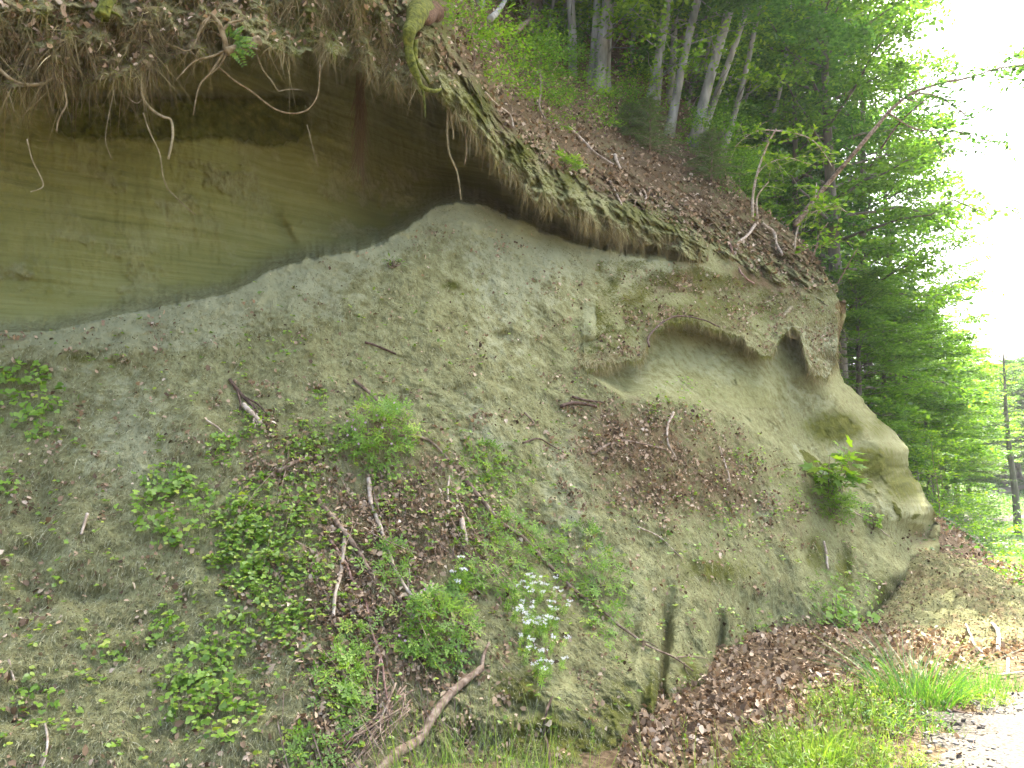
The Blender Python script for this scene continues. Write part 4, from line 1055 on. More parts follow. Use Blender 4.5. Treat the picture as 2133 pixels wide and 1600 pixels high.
def frond(bag, p0, d0, up, L, rg, n=9, w_=.35):
    d0 = unit(d0)
    for s_ in np.linspace(.15, 1, n):
        q = p0 + d0 * L * s_ + DOWN * L * .18 * s_ ** 2
        sz = L * w_ * (1.15 - .75 * s_)
        sd = unit(np.cross(up, d0))
        for g in (-1, 1):
            scatter(T_DIA, q[None], (sd * g + d0 * .45)[None], up[None], [sz], rg, bag, .15)
fb = Bag(); rg = np.random.default_rng(5)
fp = air([(478, 92)], .10)[0]
for an, L in ((.2, .16), (.9, .15), (-.5, .2), (-1.0, .2), (1.6, .12), (-.1, .2)):
    frond(fb, fp + np.array([math.cos(an) * .03, -.02, math.sin(an) * .02]), np.array([math.cos(an) + .15, -.35, math.sin(an)]), np.array([0, -1, .5]), L, rg)
tag(link('fern', fb.build('fern', M['spring'])), 'small bright green fern growing behind the sawn-off branch stub', 'fern')

st = stick('branch_stub', None, 16, 15, 'mosswood', 'short thick olive branch end poking in at the top left', 'branch', pts3=air([(240, -30), (222, 8), (212, 36)], .2), seed=82)

# mossy stump at the break of the slope
pts = [(892, 8), (872, 30), (853, 62), (850, 98), (858, 135), (872, 165)]
q = spline(air(pts, .30), 10); r_ = np.interp(np.linspace(0, 1, len(q)), [0, .25, .45, .6, 1], [27, 25, 15, 11, 8]) * 6.9 / FPX
e_ = empty('stump', q[0], 'moss-covered old stump with rotten brown cut face and long roots', 'stump')
V, F, F3 = tube(q - q[0], r_, 28, .45, 3); b = Bag(); b.add(V, F, F3); link('trunk', b.build('trunk', M['mosswood']), e_)
cf = spline(air([(905, 20), (890, 38), (880, 42)], .36), 6) - q[0]
V, F, F3 = tube(cf, np.array([16, 24, 21, 17, 15, 13, 12, 11, 10, 9, 8, 7, 6])[:len(cf)] * 6.9 / FPX, 12, .5, 9); b = Bag(); b.add(V, F, F3); link('cut_face', b.build('cut_face', M['cutwood']), e_)
for pts, a, e in [([(858, 120), (868, 155), (880, 182), (905, 190), (918, 186)], 7, 3), ([(866, 85), (866, 120), (880, 150), (895, 175)], 5, 3), ([(878, 178), (884, 210), (886, 245)], 3, 1.5), ([(880, 182), (872, 192), (878, 198)], 1.8, 1)]:
    c = spline(air(pts, .30), 8); V, F, F3 = tube(c - q[0], np.linspace(a, e, len(c)) * 6.9 / FPX, 7, .15); b = Bag(); b.add(V, F, F3); link('root', b.build('root', M['mosswood']), e_)

# roots and vines on the brow at the right, and twigs on the wooded slope
def turf_pts(pts, lift=.04):
    a = np.array(pts, float); p, nn = on_turf(a[:, 0], a[:, 1]); return p + nn * lift
TW = [
 ([(1518, 510), (1530, 545), (1548, 578), (1580, 602), (1640, 632)], 2.6, 1.6, 'stick_red', 'long reddish vine snaking down over the sunlit brow', 0),
 ([(1570, 470), (1552, 492), (1535, 512), (1528, 540)], 3.4, 2.4, 'stick_pale', 'pale crooked root below the sapling on the sunlit brow', 0),
 ([(1585, 470), (1608, 488), (1618, 512), (1635, 530)], 4.0, 2.2, 'stick_pale', 'bare bleached root clutching the sunlit brow, rightmost of the pair', 0),
 ([(1005, 192), (1030, 222), (1058, 250), (1066, 280)], 2.0, 1.4, 'stick_pale', 'grey twig lying down the upper leafy slope', 0),
 ([(1105, 165), (1108, 205), (1100, 240), (1112, 275)], 3.0, 1.6, 'stick', 'crooked brown branch standing on the leafy slope by the mossy edge', .15),
 ([(1115, 165), (1140, 200), (1158, 230)], 2.4, 1.6, 'stick', 'straight brown stick slanting down right on the leafy slope', .06),
 ([(1180, 270), (1215, 300), (1240, 320), (1275, 345)], 2.8, 1.8, 'stick_pale', 'slender pale branch lying along the middle of the leafy slope', 0),
 ([(1278, 322), (1280, 335), (1288, 350)], 4.0, 2.6, 'stick_pale', 'stubby pale wood piece on the middle leafy slope', 0),
 ([(1268, 388), (1280, 405), (1292, 425)], 2.4, 1.8, 'stick_pale', 'short pale twig on the lower leafy slope', 0),
 ([(1335, 395), (1342, 410), (1340, 425)], 2.2, 1.6, 'stick_pale', 'small bent twig near the lower end of the turf', 0),
 ([(1040, 95), (1070, 80), (1092, 62), (1140, 62)], 6, 3, 'stick', 'thick grey bent branch on the shrubby upper slope', .25),
 ([(955, 92), (985, 72), (1005, 45), (1020, 30)], 6.5, 4.5, 'bark', 'mossy leaning branch just right of the old stump', .35),
]
for k, (pts, a, e, mt, lb, lf) in enumerate(TW):
    stick('fallen_branch' if a > 3.5 else 'stick', pts, a, e, mt, lb, 'branch' if a > 3.5 else 'stick', 'wood on the leafy slope', pts3=turf_pts(pts, .035 + lf), seed=100 + k)
q = P3(*np.array([(1352, 722, 7.7), (1350, 705, 7.6), (1368, 682, 7.65), (1395, 662, 7.8), (1430, 659, 8.0), (1470, 668, 8.3), (1500, 681, 8.6)]).T)
a = np.array([(1352, 722), (1350, 705), (1368, 682), (1395, 662), (1430, 659), (1470, 668), (1500, 681)], float)
stick('hanging_root', None, 2.4, 1.6, 'stick_dark', 'dark root arching over the rim of the small right hollow', 'root', 'roots hanging from the overhang', pts3=P3(a[:, 0], a[:, 1], TB(a[:, 0], a[:, 1]) - .36), seed=130)
a = np.array([(1648, 640), (1632, 662), (1634, 685), (1650, 702), (1668, 706)], float)
stick('hanging_root', None, 4.5, 3.6, 'root_pale', 'grey S-shaped root in the small dark notch below the brow', 'root', 'roots hanging from the overhang', pts3=P3(a[:, 0], a[:, 1], TB(a[:, 0], a[:, 1]) - .08), seed=131)

# sticks on the mound and on the ground
def gpts(pts, lift=.03):
    out = []
    for x, y in pts:
        d = np.linspace(4, 12, 1600); p = P3(np.full(1600, x), np.full(1600, y), d)
        gz = terrain(p[:, 0], p[:, 1])
        ix = np.clip((p[:, 0] - 3.0) / 3.2 * 149, 0, 149).astype(int); iy = np.clip((p[:, 1] - 6.0) / 4.6 * 169, 0, 169).astype(int)
        inside = (p[:, 0] > 3) & (p[:, 0] < 6.2) & (p[:, 1] > 6) & (p[:, 1] < 10.6)
        gz = np.where(inside, np.maximum(gz, mz[iy, ix]), gz)
        k = np.argmax(p[:, 2] < gz); out.append(p[k] + UP * lift)
    return np.array(out)
for k, (pts, a, e, mt, lb) in enumerate([
 ([(2066, 1306), (2078, 1320), (2081, 1340), (2079, 1364)], 4, 4.6, 'stick_pale', 'pale bent stick on the lower end of the slumped earth mound'),
 ([(2012, 1308), (2022, 1330), (2030, 1350), (2048, 1368)], 2.4, 2.0, 'stick_pale', 'thin pale root running down the slumped earth mound'),
 ([(1985, 1492), (2010, 1497), (2045, 1502)], 4.5, 3.5, 'stick_dark', 'damp dark stick lying at the edge of the gravel track'),
 ([(2100, 1380), (2100, 1400), (2101, 1412)], 3.6, 3.4, 'stick_pale', 'little tan peg stuck upright near the foot of the mound'),
 ([(2070, 1415), (2100, 1413), (2130, 1408)], 2.6, 2.2, 'stick_pale', 'whitish stick lying flat at the right edge'),
 ([(1680, 1425), (1705, 1415), (1728, 1412)], 4.2, 3.4, 'stick_dark', 'short blackish stick half buried in the leaf floor'),
 ([(1745, 1380), (1790, 1405), (1830, 1425)], 2.0, 1.6, 'stick_red', 'thin reddish stem trailing over the leaf floor to the tall grass'),
]):
    stick('stick', None, a, e, mt, lb, 'stick', 'sticks on the ground', pts3=gpts(pts, .03), seed=140 + k)
#PART3
# ------------------------------------------------------------------ plants on the bank
def leaf_patch(t, px, py, rpx, n, size, rg, hmax=.10, dome=True, asp=1.0, surf=on_bank):
    """leaves spread over a patch of the bank: returns leaf points, axes, normals, feet"""
    d0 = surf(np.array([px]), np.array([py]))[0][0]
    dist = d0[1]
    a = rg.uniform(0, 2 * math.pi, n); r = np.sqrt(rg.random(n))
    lx = px + rpx * r * np.cos(a) * (1 + .35 * rg.normal(size=n) * .4); ly = py + rpx * asp * r * np.sin(a)
    p, nn = surf(lx, ly)
    h = hmax * (1 - .65 * r ** 2 if dome else 1) * rg.uniform(.25, 1, n)
    pos = p + (nn * .75 + UP * .6) * h[:, None]
    ax = unit(p - d0 + rg.normal(size=(n, 3)) * .5 * rpx * dist / FPX + DOWN * .02 + nn * .02)
    nrm = unit(nn * 1.0 + UP * .7)
    return pos, ax, nrm, p, nn

def plant(name, t, mat, px, py, rpx, n, size, label, cat, group, hmax=.10, asp=1.0, stem='stem', seed=0, flowers=None, surf=on_bank):
    rg = np.random.default_rng(seed + 300)
    c0 = surf(np.array([px]), np.array([py]))[0][0]
    e = empty(name, c0, label, cat, group)
    pos, ax, nrm, foot, nn = leaf_patch(t, px, py, rpx, n, size, rg, hmax, True, asp, surf)
    b = Bag()
    sz = size * rg.uniform(.55, 1.15, n)
    scatter(t, pos - c0 - unit(ax) * (sz * .3)[:, None], ax, nrm, sz, rg, b, .28)
    lb_ = b; b = Bag()
    root = foot * .6 + c0 * .4 if stem == 'redstem' else foot
    v = pos - root; L = np.linalg.norm(v, axis=1)
    strands(root - c0, unit(v), L, np.full(n, .0013), np.zeros((n, 3)), rg, b, 2)
    link('foliage', lb_.merge(b, M[stem]).build('foliage', mat), e)
    if flowers:
        mt, m, fs = flowers
        b = Bag()
        for q in range(5):
            an = q * 2 * math.pi / 5
            scatter(T_DIA, np.zeros((1, 3)), np.array([[math.cos(an), -.3, math.sin(an)]]), np.array([[0, -.5, .6]]), np.array([fs]), rg, b, .15)
        fm = b.build('flower', M[mt])
        for k in rg.choice(n, m, replace=False):
            f = link('flower', fm, e); f.location = tuple(pos[k] - c0 + (nn[k] * .5 + UP * .6) * .045); f.rotation_euler = (0, rg.uniform(0, 6), 0)
    return e

HERB = [
 (790, 925, 70, 190, .085, .26, 'tallest lacy plant on the slope, dotted with small pink flowers', ('pink', 16, .011)),
 (900, 1325, 84, 170, .085, .16, 'full round lacy plant left of the white flowers, above the biggest branch', ('pink', 8, .010)),
 (1045, 1165, 92, 180, .075, .14, 'widest lacy plant, crossed by the long trailing branch', None),
 (1205, 1165, 70, 90, .075, .14, 'feathery pale plant to the right of the widest lacy plant', None),
 (1255, 1222, 60, 60, .075, .12, 'loose lacy plant reaching over bare rock at the clump\'s right end', None),
 (815, 1185, 48, 60, .075, .10, 'small lacy plant beside the tan curved branch', None),
 (705, 1425, 62, 80, .08, .12, 'lacy plant over the brushwood heap in the gully', None),
 (735, 1345, 40, 40, .07, .09, 'small lacy tuft left of the full round lacy plant', None),
 (960, 1240, 36, 36, .07, .09, 'little lacy tuft just left of the white flowers', None),
 (1000, 965, 46, 50, .075, .08, 'lacy tuft right of the curved stick, at the bare talus edge', None),
 (1270, 1305, 42, 36, .07, .07, 'thin lacy sprig under the lower part of the trailing branch', None),
 (640, 1590, 60, 50, .08, .10, 'lacy tuft cut by the bottom edge left of the brushwood', None),
 (730, 1480, 40, 40, .08, .10, 'drooping lacy plant hanging over the brushwood', None),
 (1715, 1230, 44, 30, .06, .07, 'grey-green creeping sprig right of the mossy strip', None),
]
for k, (x, y, r, n, s_, h, lb, fl) in enumerate(HERB):
    plant('herb', T_LACY, M['herb'], x, y, r, n, s_, lb, 'plant', 'lacy-leaved plants', h, .95, 'redstem', k, fl)

TREF = [
 (370, 1075, 88, 130, .062, .12, 'largest round bush of trefoil leaves on the left slope'),
 (352, 1005, 46, 46, .055, .08, 'small trefoil tuft just above the largest round bush'),
 (55, 828, 82, 74, .075, .16, 'tall trefoil plant growing at the upper left edge'),
 (80, 890, 40, 20, .062, .08, 'few trefoil leaves below the tall plant at the left edge'),
 (575, 1065, 96, 150, .052, .08, 'broad trefoil carpet left of the thick broken branch'),
 (520, 1150, 66, 90, .052, .07, 'trefoil patch sloping down from the broad carpet'),
 (540, 1212, 50, 56, .05, .07, 'yellowish trefoil tuft at the lower end of the carpet'),
 (430, 1478, 92, 90, .058, .08, 'spreading trefoil patch low on the left slope'),
 (425, 1395, 60, 60, .055, .07, 'trefoil patch directly above the low spreading one'),
 (350, 1310, 34, 24, .055, .06, 'lone trefoil sprig with drooping leaves on bare shaggy ground'),
 (470, 1335, 56, 50, .05, .06, 'loose trefoil patch in the middle of the lower left slope'),
 (655, 925, 62, 70, .045, .06, 'trefoil patch under the brush heap by the dead leaves'),
 (460, 940, 40, 40, .05, .07, 'upright trefoil tuft left of the bowed brown stick'),
 (590, 1290, 56, 50, .05, .06, 'trefoil patch bordering the leaf-filled gully'),
 (515, 885, 42, 40, .045, .05, 'trefoil tuft at the foot of the brush heap'),
 (980, 1040, 64, 70, .042, .05, 'small-leaved trefoil patch along the upper trailing branch'),
 (1060, 1000, 46, 44, .042, .05, 'trefoil patch right of the upper trailing branch'),
 (1555, 962, 44, 40, .04, .05, 'small bright trefoil patch on the right leaf pile'),
 (1420, 836, 60, 50, .04, .05, 'green strip of small leaves just below the right hollow'),
 (1770, 1245, 66, 70, .055, .10, 'dark green bramble in the corner by the rock crack'),
 (1735, 1290, 44, 36, .055, .10, 'lower bramble shoots at the foot of the rock'),
 (20, 1010, 30, 16, .06, .06, 'trefoil leaves touching the left edge below the tall plant'),
 (85, 1470, 60, 26, .055, .06, 'scattered trefoil sprigs by the dark left ledge'),
 (600, 720, 34, 14, .04, .04, 'tiny trefoil sprig on the upper bare slope'),
 (665, 832, 20, 14, .05, .05, 'single small trefoil right of the brush heap'),
 (820, 1010, 50, 46, .042, .05, 'trefoil leaves tucked under the pink-flowered plant'),
 (1640, 1050, 50, 40, .042, .05, 'trefoil patch left of the maple sapling'),
 (1500, 1120, 70, 30, .04, .05, 'thin trefoil scatter below the right leaf pile'),
 (500, 1090, 50, 50, .05, .07, 'trefoil tuft joining the round bush and the broad carpet'),
 (640, 1180, 50, 50, .045, .05, 'trefoil leaves beside the dangling reddish stem'),
 (1590, 1335, 44, 30, .045, .06, 'small leafy sprigs where rock meets leaf floor'),
 (230, 1360, 40, 14, .05, .05, 'sparse trefoil sprigs on the shaggy lower left slope'),
]
for k, (x, y, r, n, s_, h, lb) in enumerate(TREF):
    plant('trefoil', T_TRI, M['bramble'], x, y, r * 1.08, int(n * 1.65), s_ * .76, lb, 'plant', 'trefoil plants on the bank', h, .75, 'stem', 40 + k)

def woodruff(px, py, rpx, n, label, seed):
    rg = np.random.default_rng(seed)
    c0 = on_bank(np.array([px]), np.array([py + rpx * .6]))[0][0]
    e = empty('woodruff', c0, label, 'flower', 'white-flowered plants')
    L, Sm = Bag(), Bag()
    for k in range(n):
        a = rg.uniform(0, 2 * math.pi); r = rpx * math.sqrt(rg.random())
        p, nn = on_bank(np.array([px + r * math.cos(a)]), np.array([py + r * 1.15 * math.sin(a)]))
        p, nn = p[0], nn[0]
        ln = rg.uniform(.10, .19)
        dr = unit(UP * .75 + nn * .75 + rg.normal(size=3) * .25)
        strands((p - c0)[None], dr[None], [ln], [.0013], np.zeros((1, 3)), rg, Sm, 2)
        m = 5
        ts = np.linspace(.35, .97, m)
        scatter(T_WHORL, p - c0 + dr * ln * ts[:, None], rg.normal(size=(m, 3)), np.tile(dr, (m, 1)), np.array([.03, .032, .03, .026, .02]) * rg.uniform(.8, 1.2), rg, L, .15)
        if rg.random() < .72:
            m = rg.integers(5, 10); F = Bag()
            q = p - c0 + dr * (ln + .012) + rg.normal(size=(m, 3)) * np.array([.012, .012, .005])
            for j in range(4):
                an = j * math.pi / 2
                scatter(T_DIA, q, np.tile(np.array([math.cos(an), -.2, math.sin(an) * .5 + .1]), (m, 1)), np.tile(unit(dr + nn), (m, 1)), np.full(m, .008), rg, F, .3)
            link('flower', F.build('flower', M['white']), e)
    link('foliage', L.merge(Sm, M['stem']).build('foliage', M['bramble']), e)
woodruff(1105, 1290, 52, 46, 'largest cluster of white starry flowers above the mossy rock', 1)
woodruff(1130, 1385, 46, 22, 'lower cluster of white flowers trailing down the mossy rock', 2)
woodruff(955, 1228, 24, 7, 'small upright sprig with one white flower head in the litter', 3)
woodruff(1160, 1275, 20, 8, 'few white flower heads at the right of the largest cluster', 4)

# maple sapling by the smooth rock
def sapling_bush(px, py, surf, label, cat, t, mat, nst, hgt, size, nl, seed, name='sapling', spread=.45, toward=.4):
    rg = np.random.default_rng(seed)
    c0, nn = surf(np.array([px], float), np.array([py], float)); c0, nn = c0[0], nn[0]
    e = empty(name, c0, label, cat)
    Lb, Sb = Bag(), Bag()
    for k in range(nst):
        d = unit(UP + nn * toward * rg.uniform(.3, 1.2) + rg.normal(size=3) * spread)
        ln = hgt * rg.uniform(.5, 1)
        pts = np.array([np.zeros(3), d * ln * .5 + rg.normal(size=3) * .03, d * ln + DOWN * ln * .08])
        c = spline(pts, 6); V, F, F3 = tube(c, np.linspace(.006, .002, len(c)), 5); Sb.add(V, F, F3)
        ti = rg.uniform(.3, 1, nl); pp = np.stack([np.interp(ti, np.linspace(0, 1, len(c)), c[:, j]) for j in range(3)], 1)
        ax = unit(rg.normal(size=(nl, 3)) * np.array([1, 1, .3]) + nn * .5)
        st = size * .5
        strands(pp, ax, np.full(nl, st), np.full(nl, .0012), np.zeros((nl, 3)), rg, Sb, 1)
        scatter(t, pp + ax * st, ax + DOWN * .15, np.tile(unit(UP + nn * .6), (nl, 1)), size * rg.uniform(.5, 1.15, nl), rg, Lb, .3)
    link('foliage', Lb.merge(Sb, M['stick']).build('foliage', mat), e)
    return e
sapling_bush(1725, 1045, on_bank, 'bright green maple sapling standing against the smooth rock', 'sapling', T_MAPLE, M['spring'], 12, .75, .17, 9, 5)
sapling_bush(1735, 1075, on_bank, 'dark leafy herb at the base of the maple sapling', 'plant', T_LACY, M['herb'], 18, .35, .13, 6, 6, 'herb', .7)
sapling_bush(1820, 1105, on_bank, 'faint grey-green sprig on the rock face right of the sapling', 'plant', T_TRI, M['bramble'], 5, .22, .07, 6, 7, 'herb', .6)
sapling_bush(1750, 1330, on_bank, 'thin-stemmed leafy bramble shoot standing before the rock corner', 'plant', T_TRI, M['herb'], 7, .55, .08, 12, 8, 'bramble', .4)
sapling_bush(820, 558, on_bank, 'small grassy green tuft on the pale upper sand', 'plant', T_NARROW, M['spring'], 12, .10, .06, 3, 9, 'herb', .7)
sapling_bush(1178, 352, on_turf, 'bright green fern tuft on the mossy turf edge', 'fern', T_LACY, M['spring'], 12, .16, .11, 4, 10, 'fern', .6)

# ------------------------------------------------------------------ grass
def tuft(c, n, h, r, mat, label, name, seed, cat='grass', wd=.003, lean=.35, curl=.5, group=None):
    rg = np.random.default_rng(seed)
    b = Bag()
    a = rg.uniform(0, 2 * math.pi, n); rr = r * np.sqrt(rg.random(n))
    off = np.stack([rr * np.cos(a), rr * np.sin(a), 0 * a], 1)
    base = c + off; base[:, 2] = terrain(base[:, 0], base[:, 1])
    out = unit(off + rg.normal(size=(n, 3)) * .05 + 1e-6) * np.array([1, 1, 0])
    d = unit(UP + out * lean * rg.uniform(.2, 1, (n, 1)) + rg.normal(size=(n, 3)) * .12)
    strands(base, d, h * rg.uniform(.4, 1, n), wd * rg.uniform(.6, 1.2, n), out * curl * .5 * rg.uniform(.2, 1, (n, 1)) + DOWN * curl * .3 * rg.random((n, 1)), rg, b, 5)
    o = link(name, b.build(name, mat)); return tag(o, label, cat, group)
def gp_(px, py):
    d = float(ground_depth(py)); q = P3(px, py, d); q[2] = terrain(q[0], q[1]); return q
tuft(gp_(1905, 1462), 260, .60, .24, M['grass'], 'tallest tuft of long blue-green grass at the path edge', 'grass_tuft', 1, wd=.0036, lean=.55, curl=1.5, group='grass tufts')
tuft(gp_(1955, 1470), 110, .40, .16, M['grass'], 'shorter grass at the right side of the tallest tuft', 'grass_tuft', 11, wd=.0034, lean=.55, curl=1.4, group='grass tufts')
tuft(gp_(2042, 1448), 160, .28, .16, M['grass'], 'small light green grass tuft before the mound', 'grass_tuft', 2, group='grass tufts')
tuft(gp_(2105, 1440), 60, .20, .10, M['grass'], 'grass tuft at the right edge near the gravel', 'grass_tuft', 3, group='grass tufts')
tuft(gp_(1700, 1590), 170, .30, .18, M['sungrass'], 'sunlit yellow-green grass tuft before the leaf floor', 'grass_tuft', 4, group='grass tufts')

def weed(px, py, r, h, n, label, seed, mat='sungrass'):
    rg = np.random.default_rng(seed); c = gp_(px, py); e = empty('weed', c, label, 'weed', 'weeds by the path')
    L, Sb = Bag(), Bag()
    a = rg.uniform(0, 2 * math.pi, n); rr = r * np.sqrt(rg.random(n))
    base = np.stack([rr * np.cos(a), rr * np.sin(a), 0 * a], 1)
    d = unit(UP + base / r * .35 + rg.normal(size=(n, 3)) * .15); hh = h * rg.uniform(.4, 1, n) * (1 - .4 * (rr / r) ** 2)
    strands(base, d, hh, np.full(n, .0016), np.zeros((n, 3)), rg, Sb, 2)
    m = n // 2; strands(base[:m] * 1.15, unit(UP + base[:m] / r * .5 + rg.normal(size=(m, 3)) * .25), hh[:m] * 1.15, np.full(m, .0026), base[:m] / r * .4, rg, L, 4)
    for t_ in np.linspace(.3, 1, 6):
        scatter(T_NARROW, base + d * (hh * t_)[:, None], rg.normal(size=(n, 3)) * np.array([1, 1, .8]) + UP * .3, np.tile(UP, (n, 1)), rg.uniform(.018, .05, n), rg, L, .5)
    link('foliage', L.merge(Sb, M['stem']).build('foliage', M[mat]), e)
weed(1785, 1500, .28, .30, 170, 'bushy light green weed left of the tallest grass tuft', 1)
weed(1880, 1510, .24, .16, 90, 'low leafy weed in front of the tallest grass tuft', 2, 'grass')
weed(1690, 1592, .36, .24, 230, 'wide sunlit weed patch at the bottom before the leaf floor', 3)
weed(1800, 1585, .28, .16, 120, 'low sunlit weeds beside the white gravel at the bottom', 4)
weed(2050, 1470, .16, .12, 90, 'sparse low weeds by the small grass tuft', 5)
weed(1610, 1610, .2, .14, 160, 'short weeds at the bottom, left end of the sunlit patch', 6)
for k, (px, py, r, h, n, lb) in enumerate([(1765, 1495, .03, .34, 5, 'broad-bladed dock leaf rising from the bushy weed')]):
    tuft(gp_(px, py), n, h, r, M['grass'], lb, 'dock', 40 + k, 'weed', wd=.022, lean=.3, curl=.4)

bg = Bag()
def verge(n, x0, x1, y0, y1, h0, h1, wd):
    a = rng.uniform(x0, x1, n); b_ = rng.uniform(y0, y1, n)
    p = np.stack([a, b_, terrain(a, b_)], 1)
    strands(p, unit(UP + rng.normal(size=(n, 3)) * .28), rng.uniform(h0, h1, n), rng.uniform(.6, 1, n) * wd, rng.normal(size=(n, 3)) * .25 + DOWN * .1, rng, bg, 4)
verge(620, -.50, .22, 3.35, 3.62, .28, .52, .0030)
verge(60, .2, .42, 3.4, 3.6, .2, .42, .003)
verge(150, .62, .95, 3.5, 3.9, .16, .42, .003)
verge(500, 1.25, 2.2, 3.75, 4.7, .05, .20, .003)
verge(300, 1.8, 2.6, 4.7, 5.6, .04, .12, .003)
for hx, hy, hh in ((-.42, 3.5, .52), (.33, 3.5, .50), (-.10, 3.55, .42), (.75, 3.6, .46)):
    p = np.array([[hx, hy, 0.]]); strands(p, unit(np.array([[.05, 0, 1.]])), [hh], [.002], np.array([[.08, 0, 0]]), rng, bg, 4)
    m = 26; q = np.array([hx + .012, hy, hh * .78]) + np.stack([rng.normal(size=m) * .006, rng.normal(size=m) * .006, rng.uniform(0, hh * .28, m)], 1)
    scatter(T_NARROW, q, np.tile(UP, (m, 1)) + rng.normal(size=(m, 3)) * .3, rng.normal(size=(m, 3)), np.full(m, .02), rng, bg)
stuff('grass', bg, M['sungrass'])

# ------------------------------------------------------------------ trees
def limb_leaves(rg, origin, dirv, L, nsub, nleaf, size, lb, wb, r0, droop=.12, sub=(.5, 1.1), width=.30):
    """one limb with flat sprays of leaves"""
    s_ = np.linspace(0, 1, 7)[:, None]
    path = origin + dirv * L * s_ + UP * L * (.10 * s_ - droop * s_ ** 2) + rg.normal(size=(7, 3)) * .03 * L * s_
    V, F, F3 = tube(path, np.linspace(r0, r0 * .25, 7), 5); wb.add(V, F, F3)
    hor = unit(np.cross(dirv, UP))
    for k in range(nsub):
        t_ = rg.uniform(.22, 1.0)
        o_ = np.array([np.interp(t_, s_[:, 0], path[:, j]) for j in range(3)])
        sd = 1 if k % 2 else -1
        dd = unit(dirv * np.array([1, 1, .4]) * rg.uniform(.5, 1.1) + hor * sd * rg.uniform(.3, 1.0) + UP * rg.normal() * .10)
        ln = rg.uniform(*sub) * (1.15 - .5 * t_)
        nrm = unit(UP + rg.normal(size=3) * .22)
        lat = unit(np.cross(nrm, dd))
        u = rg.random(nleaf); v = rg.uniform(-1, 1, nleaf)
        pos = o_ + dd * (ln * u)[:, None] + lat * (v * width * (1 - .6 * u))[:, None] * ln * 1.2 + DOWN * (ln * .12 * u ** 2)[:, None] + rg.normal(size=(nleaf, 3)) * .03
        ax = unit(dd * .8 + lat * np.sign(v)[:, None] * .8 + rg.normal(size=(nleaf, 3)) * .3)
        scatter(T_DIA, pos, ax, np.tile(nrm, (nleaf, 1)), size * rg.uniform(.65, 1.2, nleaf), rg, lb, .55)

def tree_proto(seed, H, R, h0, nl, nsub, nleaf, size, mat, bark, r0, shape='round', lean=(0, 0), up=.25, name='beech_tree', droop=.12):
    rg = np.random.default_rng(seed)
    wb, lb = Bag(), Bag()
    s_ = np.linspace(0, 1, 12)
    tp = np.stack([lean[0] * s_ * H + .12 * np.sin(s_ * 5 + seed) * s_, lean[1] * s_ * H + .1 * np.cos(s_ * 4 + seed) * s_, H * s_ - .4], 1)
    V, F, F3 = tube(tp, r0 * (1 - .88 * s_) * (1 + .5 * np.exp(-s_ * 25)), 9, .05, seed); wb.add(V, F, F3)
    for k in range(nl):
        t_ = h0 / H + (1 - h0 / H) * ((k + rg.random()) / nl)
        o_ = np.array([np.interp(t_, s_, tp[:, j]) for j in range(3)])
        a = k * 2.399 + rg.normal() * .3
        q = (t_ - h0 / H) / (1 - h0 / H)
        if shape == 'cone': ln = R * (1.02 - q)
        else: ln = R * (.35 + .65 * math.sin(math.pi * min(1, .18 + .8 * q)) ** .8) * (1 - .35 * q)
        d = unit(np.array([math.cos(a), math.sin(a), up * (q * 1.6 - .15) + rg.normal() * .1]))
        limb_leaves(rg, o_, d, ln * rg.uniform(.75, 1.1), nsub, nleaf, size, lb, wb, r0 * .28 * (1 - .6 * t_), droop)
    return wb.build('trunk', M[bark]), lb.build('crown', M[mat])

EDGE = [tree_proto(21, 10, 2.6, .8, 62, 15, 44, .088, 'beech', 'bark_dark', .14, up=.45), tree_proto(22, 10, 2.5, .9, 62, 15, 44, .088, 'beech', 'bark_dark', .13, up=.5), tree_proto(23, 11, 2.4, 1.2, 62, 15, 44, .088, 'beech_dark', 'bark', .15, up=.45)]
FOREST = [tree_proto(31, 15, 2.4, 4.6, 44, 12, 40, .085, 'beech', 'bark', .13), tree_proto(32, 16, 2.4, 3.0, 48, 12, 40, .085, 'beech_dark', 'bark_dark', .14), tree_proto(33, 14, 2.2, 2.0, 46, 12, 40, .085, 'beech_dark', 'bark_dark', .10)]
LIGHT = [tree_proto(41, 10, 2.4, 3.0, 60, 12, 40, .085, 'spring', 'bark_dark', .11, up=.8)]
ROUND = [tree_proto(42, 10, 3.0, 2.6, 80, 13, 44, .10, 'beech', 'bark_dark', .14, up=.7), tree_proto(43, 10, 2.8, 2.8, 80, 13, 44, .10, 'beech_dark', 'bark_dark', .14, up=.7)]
DARKC = [tree_proto(45, 11, 2.0, .4, 80, 12, 40, .075, 'needle', 'bark_dark', .13, 'cone', up=-.1, droop=.22)]
SHRUB = [tree_proto(51, 2.2, .95, .15, 16, 6, 16, .075, 'spring', 'stick', .018, up=.5), tree_proto(52, 1.7, .8, .1, 13, 6, 16, .08, 'spring', 'stick', .014, up=.4), tree_proto(53, 1.5, .9, .1, 18, 7, 20, .07, 'beech', 'stick', .014, up=.4)]

def stand(proto, name, loc, scale, rot, label, cat='tree', group=None, lean=(0, 0), sxy=None):
    e = empty(name, loc, label, cat, group)
    sx = scale if sxy is None else sxy
    e.scale = (sx, sx, scale); e.rotation_euler = (lean[0], lean[1], rot)
    link('trunk', proto[0], e); link('crown', proto[1], e)
    return e
def spot(px, d):
    x = (px - 1066.5) / FPX * d
    return np.array([x, d, float(terrain(x, d))])
def to_top(px, d, top, lo=None):
    """height of a tree that reaches the picture row `top`"""
    q = spot(px, d) if lo is None else lo
    return P3(px, top, d)[2] - q[2]

